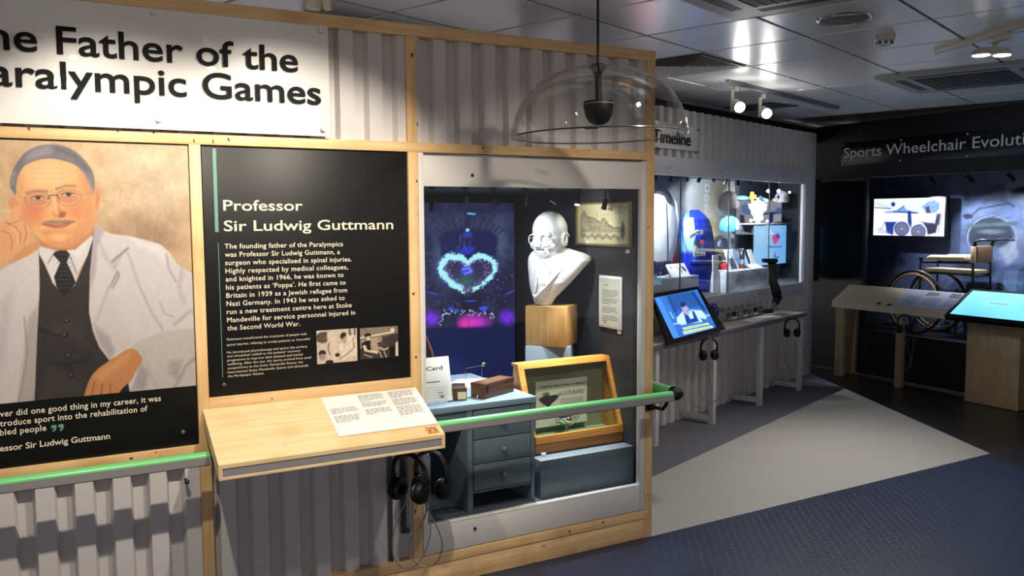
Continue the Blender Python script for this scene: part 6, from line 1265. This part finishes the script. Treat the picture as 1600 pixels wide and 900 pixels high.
# headphones under the counter
vh = Pl(FXB(2.05, .80, 0), _r0, (0, 0, 1)); P_ = vh.w(1108, 529)
headphones('black headphones hanging below the tilted counter touchscreen', P_, az+.25, .92, [rel(P_, [(1092, 552), (1086, 575), (1078, 600), (1077, 620), (1086, 634), (1100, 638), (1110, 628), (1112, 610), (1108, 590), (1107, 568)], vh), rel(P_, [(1103, 570), (1094, 585), (1091, 600), (1094, 616), (1104, 627), (1118, 626), (1128, 615), (1131, 600), (1126, 580), (1120, 562)], vh)], .02, .0022)
headphones_ = None
vh2 = Pl(FXB(3.62, .80, 0), _r0, (0, 0, 1)); P_ = vh2.w(1238, 498)
headphones('black headphones hanging at the far right end of the timeline counter', P_, az+.1, .92, [rel(P_, [(1223, 525), (1216, 545), (1213, 565), (1218, 578), (1232, 584), (1246, 582), (1256, 572), (1257, 555), (1250, 535), (1247, 525)], vh2), rel(P_, [(1230, 526), (1229, 550), (1228, 566), (1236, 578), (1245, 574), (1248, 560), (1246, 540)], vh2)], .02, .0022)

# ================================================================== WHEELCHAIR DISPLAY (wall C)
ph_ = PC(4.594); t = thing('wheelchair_sign', 'long black acrylic sign with grey lettering above the wheelchair display', 'sign', (4.594, 1.6, 2.1)); a = ph_.hit(1315, 224); b = ph_.hit(1315, 260)
part('acrylic_panel', G().box(a[0], -YR-.1, b[1], a[1], -.0055, -.0005, .001, ph_.M), mat('black_acrylic', (15, 16, 20), .25), t)
fitpart('title_line', mat('pale_grey_lettering', (232, 232, 240), .5, 0, 0), t, 'Sports Wheelchair Evolution', ph_, (1318.5, 247), 1603, .098, vis='Sports Wheelchair Evoluti', suffix=False, off=.004, res=4)
for x, y in ((1318, 227), (1318, 257), (1408, 219), (1407, 251), (1512, 209), (1511, 244)): stud(ph_, x, y, t, .009, .008, bpy.data.materials['pale_print'])
# mural
XM = 5.20; pmz = PC(XM); a = pmz.hit(1351, 290)
c = Canvas(pmz, -2.925, -.0, .42, 2.01, 230, 130, (74, 86, 118)); c.noise(9, 26, 3); c.grad(lambda X, Y: np.exp(-((X-1605)/46.)**2-((Y-330)/60.)**2)*.65, (150, 160, 176)); c.grad(lambda X, Y: np.exp(-((X-1420)/50.)**2-((Y-300)/20.)**2)*.35, (40, 46, 66))
c.poly([(1500, 328), (1525, 318), (1560, 312), (1590, 316), (1600, 322), (1600, 360), (1502, 352)], (88, 104, 140), 5); c.line([(1516, 338), (1530, 326), (1576, 318), (1584, 322)], 2.0, (38, 42, 56), 1.5); c.line([(1516, 336), (1520, 345), (1580, 340)], 1.5, (60, 70, 96), 1.5); c.ell(1512, 338, 8, 4, (36, 40, 52), .4)
c.ell(1548, 368, 36, 30, (42, 50, 66), .25); c.ring(1550, 372, 38, 34, 1.8, (130, 140, 150), 1.2); c.poly([(1510, 350), (1590, 346), (1590, 352), (1510, 356)], (70, 84, 88), 3); c.ell(1548, 362, 20, 4, (86, 96, 100), .6)
c.poly([(1500, 386), (1540, 380), (1600, 396), (1600, 440), (1500, 430)], (94, 112, 150), 9, alpha=.7); c.poly([(1560, 390), (1585, 372), (1592, 400), (1575, 415)], (150, 158, 168), 5, alpha=.7); c.ell(1525, 418, 34, 20, (44, 52, 76), .5); c.ell(1410, 408, 6, 6, (38, 44, 66), .5); c.poly([(1370, 378), (1440, 374), (1430, 420), (1370, 418)], (48, 58, 92), 18, alpha=.6)
c.poly([(1536, 290), (1570, 286), (1572, 316), (1536, 318)], (60, 66, 86), 8, alpha=.8); c.poly([(1578, 296), (1604, 290), (1604, 300), (1582, 302)], (42, 42, 50), 4); c.poly([(1505, 300), (1515, 299), (1516, 314), (1505, 314)], (50, 54, 70), 4, alpha=.7)
c.poly([(1560, 440), (1600, 436), (1600, 470), (1560, 460)], (116, 150, 190), 10, alpha=.8); c.noise(10, 7, 12, 4); c.build('display_mural', PRINTM, wc, None)
# wall screen
def paint_tv(c):
    c.C[:] = (244, 248, 255); S_ = lambda X, Y: (1366+(X-105)/(805-105)*109.5, 311.5+(Y-262)/(635-262)*57.5); D = (34, 56, 130); Mm = (120, 160, 236)
    P2 = lambda pts: [S_(*p_) for p_ in pts]; c.poly(P2([(105, 262), (805, 258), (805, 400), (500, 410), (105, 350)]), (206, 224, 252), 2, alpha=.6); c.line(P2([(110, 345), (270, 356)]), 1.2, D, 1); c.line(P2([(110, 300), (260, 345)]), .8, Mm, 1); c.ell(*S_(294, 312), 3.2, 3.4, D, .4)
    c.poly(P2([(200, 385), (340, 375), (400, 330), (430, 370), (540, 395), (520, 408), (380, 400), (220, 400)]), Mm, 1.5); c.line(P2([(340, 372), (400, 330)]), 1.2, D, 1); c.line(P2([(300, 385), (540, 400)]), 1.6, D, 1.2)
    c.poly(P2([(580, 340), (640, 290), (700, 270), (760, 300), (750, 360), (720, 400), (620, 395), (600, 360)]), Mm, 3); c.noise(30, 3, 5, m=((c.X > 1438) & (c.X < 1472) & (c.Y < 334)).astype(float)); c.poly(P2([(620, 345), (650, 330), (670, 400), (625, 400)]), (20, 26, 60), 1.5)
    c.poly(P2([(440, 380), (470, 380), (480, 500), (470, 560), (440, 490)]), D, 1.5); c.poly(P2([(210, 490), (330, 490), (300, 560), (290, 625), (230, 600), (220, 540)]), (40, 60, 140), 2); c.poly(P2([(730, 410), (770, 405), (750, 520), (710, 510)]), (44, 44, 70), 1.5); c.poly(P2([(590, 490), (740, 515), (720, 600), (640, 620), (630, 560)]), (36, 40, 70), 2)
    for cx_, cy_, r_ in ((380, 560, 78), (545, 590, 82)): a_, b_ = S_(cx_, cy_); c.ell(a_, b_, 11.5, 11, (62, 66, 110), .2, alpha=.75); c.ring(a_, b_, 12.4, 11.8, 1.2, (190, 206, 240), .8); c.ring(a_, b_, 10.8, 10.2, .8, (30, 40, 90), .8); c.ell(a_, b_, 1.2, 1.2, (200, 210, 250), .6)
    for p_ in (((130, 560), (300, 600)), ((160, 575), (210, 500)), ((140, 590), (260, 600)), ((620, 500), (560, 490)), ((700, 500), (540, 520)), ((740, 600), (780, 420))): c.line(P2(p_), .9, (60, 90, 190), 1)
screen('wall_screen', 'brightly lit wall screen showing two old wheelchairs side by side', PC(5.08), [(1366, 311), (1475, 369.5)], 150, 90, paint_tv, SCREEN, bez=.012, th=.05, base=(244, 248, 255))
# black spotlights
for i, x in enumerate((1402, 1455, 1514, 1578)):
    p = PC(4.70).w(x, 279-i*2.6); p[2] = 2.018; mini_spot('%s black spotlight under the wheelchair display header, counted from the left' % names[i], p, p+np.array([.15, -.12-.02*i, -.35]), L_=.085, stem=.085, r=.018, power=17 if i in (2, 3) else 24, col=(.80, .88, 1.0), ang=95)
l_ = light('wheelchair_light', 'SPOT', (4.70, 1.1, 1.98), (4.9, 1.75, 1.1), 12, (1.0, .90, .72), .03, 46, .7)
# wheelchair: faces picture-left (+y), large wheels in front
t = thing('vintage_wheelchair', 'black antique wheelchair with cream cushions and large front wheels on the platform', 'wheelchair', (4.9, 1.85, .452)); XN, XF = 4.74, 5.08; yc, zc, Rw = 1.995, .768, .312
tubeb = mat('black_enamel_tube', (12, 12, 14), .25); cream = mat('cream_vinyl_cushion', (222, 200, 160), .45, 0, .06); goldr = mat('worn_gold_rim', (214, 160, 92), .35, .6)
for xx in (XN, XF):
    w_ = part('large_wheel', G().torus((xx, yc, zc), Rw-.012, .013, (1, 0, 0), 56, 10), RUB, t); part('hand_rim', G().torus((xx-.03 if xx == XN else xx+.03, yc, zc), Rw-.042, .009, (1, 0, 0), 48, 8), goldr, w_); part('hub', G().cyl((xx-.035, yc, zc), (xx+.035, yc, zc), .028, 18), tubeb, w_)
    for k in range(20): a = 2*PI*k/20; part('spoke', G().cyl((xx, yc+.026*math.cos(a), zc+.026*math.sin(a)), (xx, yc+(Rw-.022)*math.cos(a+.15), zc+(Rw-.022)*math.sin(a+.15)), .0016, 5), STEEL, w_)
p5 = PC(XN+.03); Y = lambda x, y, X=XN+.03: (X, float(-PC(X).hit(x, y)[0]), float(PC(X).hit(x, y)[1]))
for X_ in (XN+.04, XF-.04):
    def q(x, y): a = Y(x, y); return (X_, a[1], a[2])
    part('side_frame', G().tube([q(1438, 409), q(1448, 410), q(1517, 411)], .010, 10), tubeb, t); part('seat_tube', G().tube([q(1442, 425), q(1518, 430)], .010, 10), tubeb, t)
    part('rear_post', G().tube([q(1524, 380), q(1519, 395), q(1519, 430), q(1519, 470), q(1519, 484)], .011, 10), tubeb, t); part('front_post', G().tube([q(1438, 404), q(1437, 425), q(1435, 470), (X_, yc, zc)], .010, 10), tubeb, t); part('brake_knob', G().ell(q(1438.5, 404), (.016, .020, .020)), tubeb, t)
    part('push_handle', G().tube([q(1519, 388), q(1522, 379), q(1530, 375), q(1545, 375), q(1556, 376)], .010, 10), tubeb, t); part('axle_stay', G().tube([q(1519, 452), (X_, yc, zc)], .008, 8), tubeb, t)
    cw_ = part('caster_wheel', G().torus((X_, Y(1519, 440)[1], .452+.075), .062, .012, (1, 0, 0), 28, 8), RUB, t); part('caster_fork', G().tube([q(1519, 484), (X_, Y(1519, 440)[1], .452+.075)], .009, 8), tubeb, t); g = G(); [g.cyl((X_, Y(1519, 440)[1], .527), (X_, Y(1519, 440)[1]+.055*math.cos(k), .527+.055*math.sin(k)), .002, 5) for k in (0, 1.05, 2.1, 3.14, 4.2, 5.2)]; part('caster_spokes', g, STEEL, cw_, kind='stuff')
    part('armrest', G().tube([(X_, Y(1448, 404)[1], Y(1448, 404)[2]-.008), (X_, Y(1449, 404)[1], Y(1449, 404)[2]-.002), (X_, Y(1451, 403)[1], Y(1451, 403)[2]), (X_, Y(1455, 402)[1], Y(1455, 402)[2]), (X_, Y(1505, 403)[1], Y(1505, 403)[2]), (X_, Y(1508, 404)[1], Y(1508, 404)[2]-.002), (X_, Y(1509.5, 405)[1], Y(1509.5, 405)[2]-.006)], [.006, .017, .023, .027, .027, .020, .008], 18, sq=(1.3, .9)), cream, t, 'cream padded armrest')
ys0, ys1 = Y(1438, 424)[1], Y(1519, 426)[1]; zs_ = Y(1480, 425)[2]
part('seat_cushion', G().box(XN+.045, XF-.045, ys1+.01, ys0-.02, zs_-.015, zs_+.025, .014), cream, t, 'cream seat cushion'); yb0 = Y(1519, 400)[1]
part('backrest', G().box(XN+.045, XF-.045, yb0-.03, yb0+.012, Y(1519, 411)[2], Y(1519, 385)[2], .010), mat('tan_backrest', (150, 118, 84), .5), t); part('back_edge', G().box(XN+.022, XN+.044, yb0-.03, yb0+.014, Y(1519, 411)[2], Y(1519, 385)[2], .006), cream, t)
part('cross_axle', G().cyl((XN, yc, zc), (XF, yc, zc), .010), tubeb, t); part('cross_bar', G().cyl((XN+.04, ys1, zs_-.03), (XF-.04, ys1, zs_-.03), .008), tubeb, t); part('footplate', G().box(XN+.08, XF-.08, yc+.30, yc+.42, .50, .512, .002), tubeb, t); part('foot_strut', G().tube([(XN+.1, yc+.3, .50), (XN+.08, yc+.15, .64), (XN+.05, yc, zc)], .008, 8), tubeb, t)
# sloping counter
t = thing('wheelchair_counter', 'sloping cream counter with timber legs in front of the wheelchair display', 'counter', (4.43, 2.0, 0)); ya, yb_ = 1.362, 2.597
g = G(); pr = [(4.30, .735), (4.30, .748), (4.55, .902), (4.60, .902), (4.60, .86), (4.34, .69), (4.30, .69)]; g.rings([[(x, y, z) for x, z in pr] for y in (ya, yb_)]); part('sloping_top', g, mat('cream_counter_paint', (196, 184, 158), .5, 0, .03), t, smooth=False)
part('counter_leg', G().box(4.31, 4.36, 2.46, 2.555, 0, .688, .002), PLYG, t); part('counter_leg', G().box(4.34, 4.59, 2.535, 2.555, 0, .688, .002), PLYG, t); part('counter_leg', G().box(4.31, 4.36, 1.80, 1.865, 0, .688, .002), PLYG, t)
pslc = Pl((4.30, 0, .748), (0, -1, 0), (.25, 0, .154)); a, b, c_, d_ = [pslc.hit(*q_) for q_ in ((1410, 451), (1505, 458), (1479, 489), (1395, 477))]
tk = thing('information_card', 'bluish-white information card on the right half of the wheelchair counter', 'card', pslc.at((a[0]+c_[0])/2, (a[1]+c_[1])/2)); U0, U1, V0, V1 = d_[0], c_[0], d_[1]-.0, a[1]
part('card_sheet', G().box(U0, U1, V0, V1, .0008, .004, 0, pslc.M), mat('blueish_card', (176, 182, 206), .6), tk); g = G().box(U0+.22, U0+.34, V1-.075, V1-.025, .0041, .0048, 0, pslc.M); part('card_photo', g, mat('grey_photo_print', (92, 94, 102), .6, 0, .5, 90), tk); part('card_photo', G().box(U0+.45, U0+.55, V1-.085, V1-.02, .0041, .0048, 0, pslc.M), mat('dark_photo_print', (60, 58, 64), .6, 0, .6, 90), tk)
for k in range(3): part('text_column', G().box(U0+.06+.2*k, U0+.2+.2*k, V0+.04, V1-.11, .0041, .0045, 0, pslc.M), mat('faint_text_grey', (160, 165, 192), .7, 0, .2, 120) if k == 0 else bpy.data.materials['faint_text_grey'], tk)
for x, y, lab in ((1373, 474.5, 'left small dark button plaque at the front of the wheelchair counter'), (1390, 476.5, 'right small dark button plaque beside the information card')):
    u, v = pslc.hit(x, y); solo('button_plaque', G().box(u-.018, u+.018, v-.018, v+.018, .0008, .006, .002, pslc.M), mat('plaque_brown', (84, 66, 54), .5) if 'plaque_brown' not in bpy.data.materials else bpy.data.materials['plaque_brown'], lab, 'plaque')
vh3 = Pl((4.27, 1.7, 0), _r0, (0, 0, 1)); P_ = vh3.w(1413, 492)
headphones('black headphones hanging under the wheelchair counter beside a timber leg', P_, az+.2, .95, [rel(P_, [(1405, 525), (1402, 545), (1404, 555), (1415, 535), (1420, 528)], vh3), rel(P_, [(1410, 527), (1418, 545), (1423, 560), (1420, 574), (1411, 580)], vh3), rel(P_, [(1428, 528), (1426, 550), (1424, 572)], vh3)], .02, .0025)
# large tilted touch table
ps_ = Pl((4.15, 0, .752), (0, -1, 0), (.35, 0, .207)); a, b = ps_.hit(1480, 490), ps_.hit(1519, 452)
u0_, u1_, v0_, v1_ = a[0]-.012, -.05, -.02, ps_.hit(1519, 452)[1]+.012
t = thing('touch_table', 'large tilted touch table with a bright turquoise screen at the right edge', 'screen', (4.4, .95, 0)); part('screen_casing', G().box(u0_, u1_, v0_, v1_, -.045, 0, .004, ps_.M), BLKG, t)
c = Canvas(ps_, u0_+.035, u1_-.035, v0_+.035, v1_-.03, 120, 60, (128, 222, 246), n=.001); c.grad(lambda X, Y: np.exp(-((X-1515)/40.)**2-((Y-497)/14.)**2)*.5, (90, 184, 244)); c.noise(6, 20, 3); c.poly([(1540, 469), (1588, 471), (1580, 479), (1535, 477)], (146, 226, 236), 3, alpha=.8); c.line([(1547, 474), (1576, 476)], 1.0, (120, 150, 150), .8); c.build('display', SCREEN, t, 'bright turquoise display', back=0)
part('pedestal_front', G().box(4.305, 4.325, .705, 1.165, .0, .70, .002), PLYG, t); part('pedestal_side', G().box(4.3255, 4.60, 1.145, 1.165, .0, .72, .002), PLYG, t); part('pedestal_side', G().box(4.3255, 4.60, .705, .725, .0, .72, .002), PLYG, t)
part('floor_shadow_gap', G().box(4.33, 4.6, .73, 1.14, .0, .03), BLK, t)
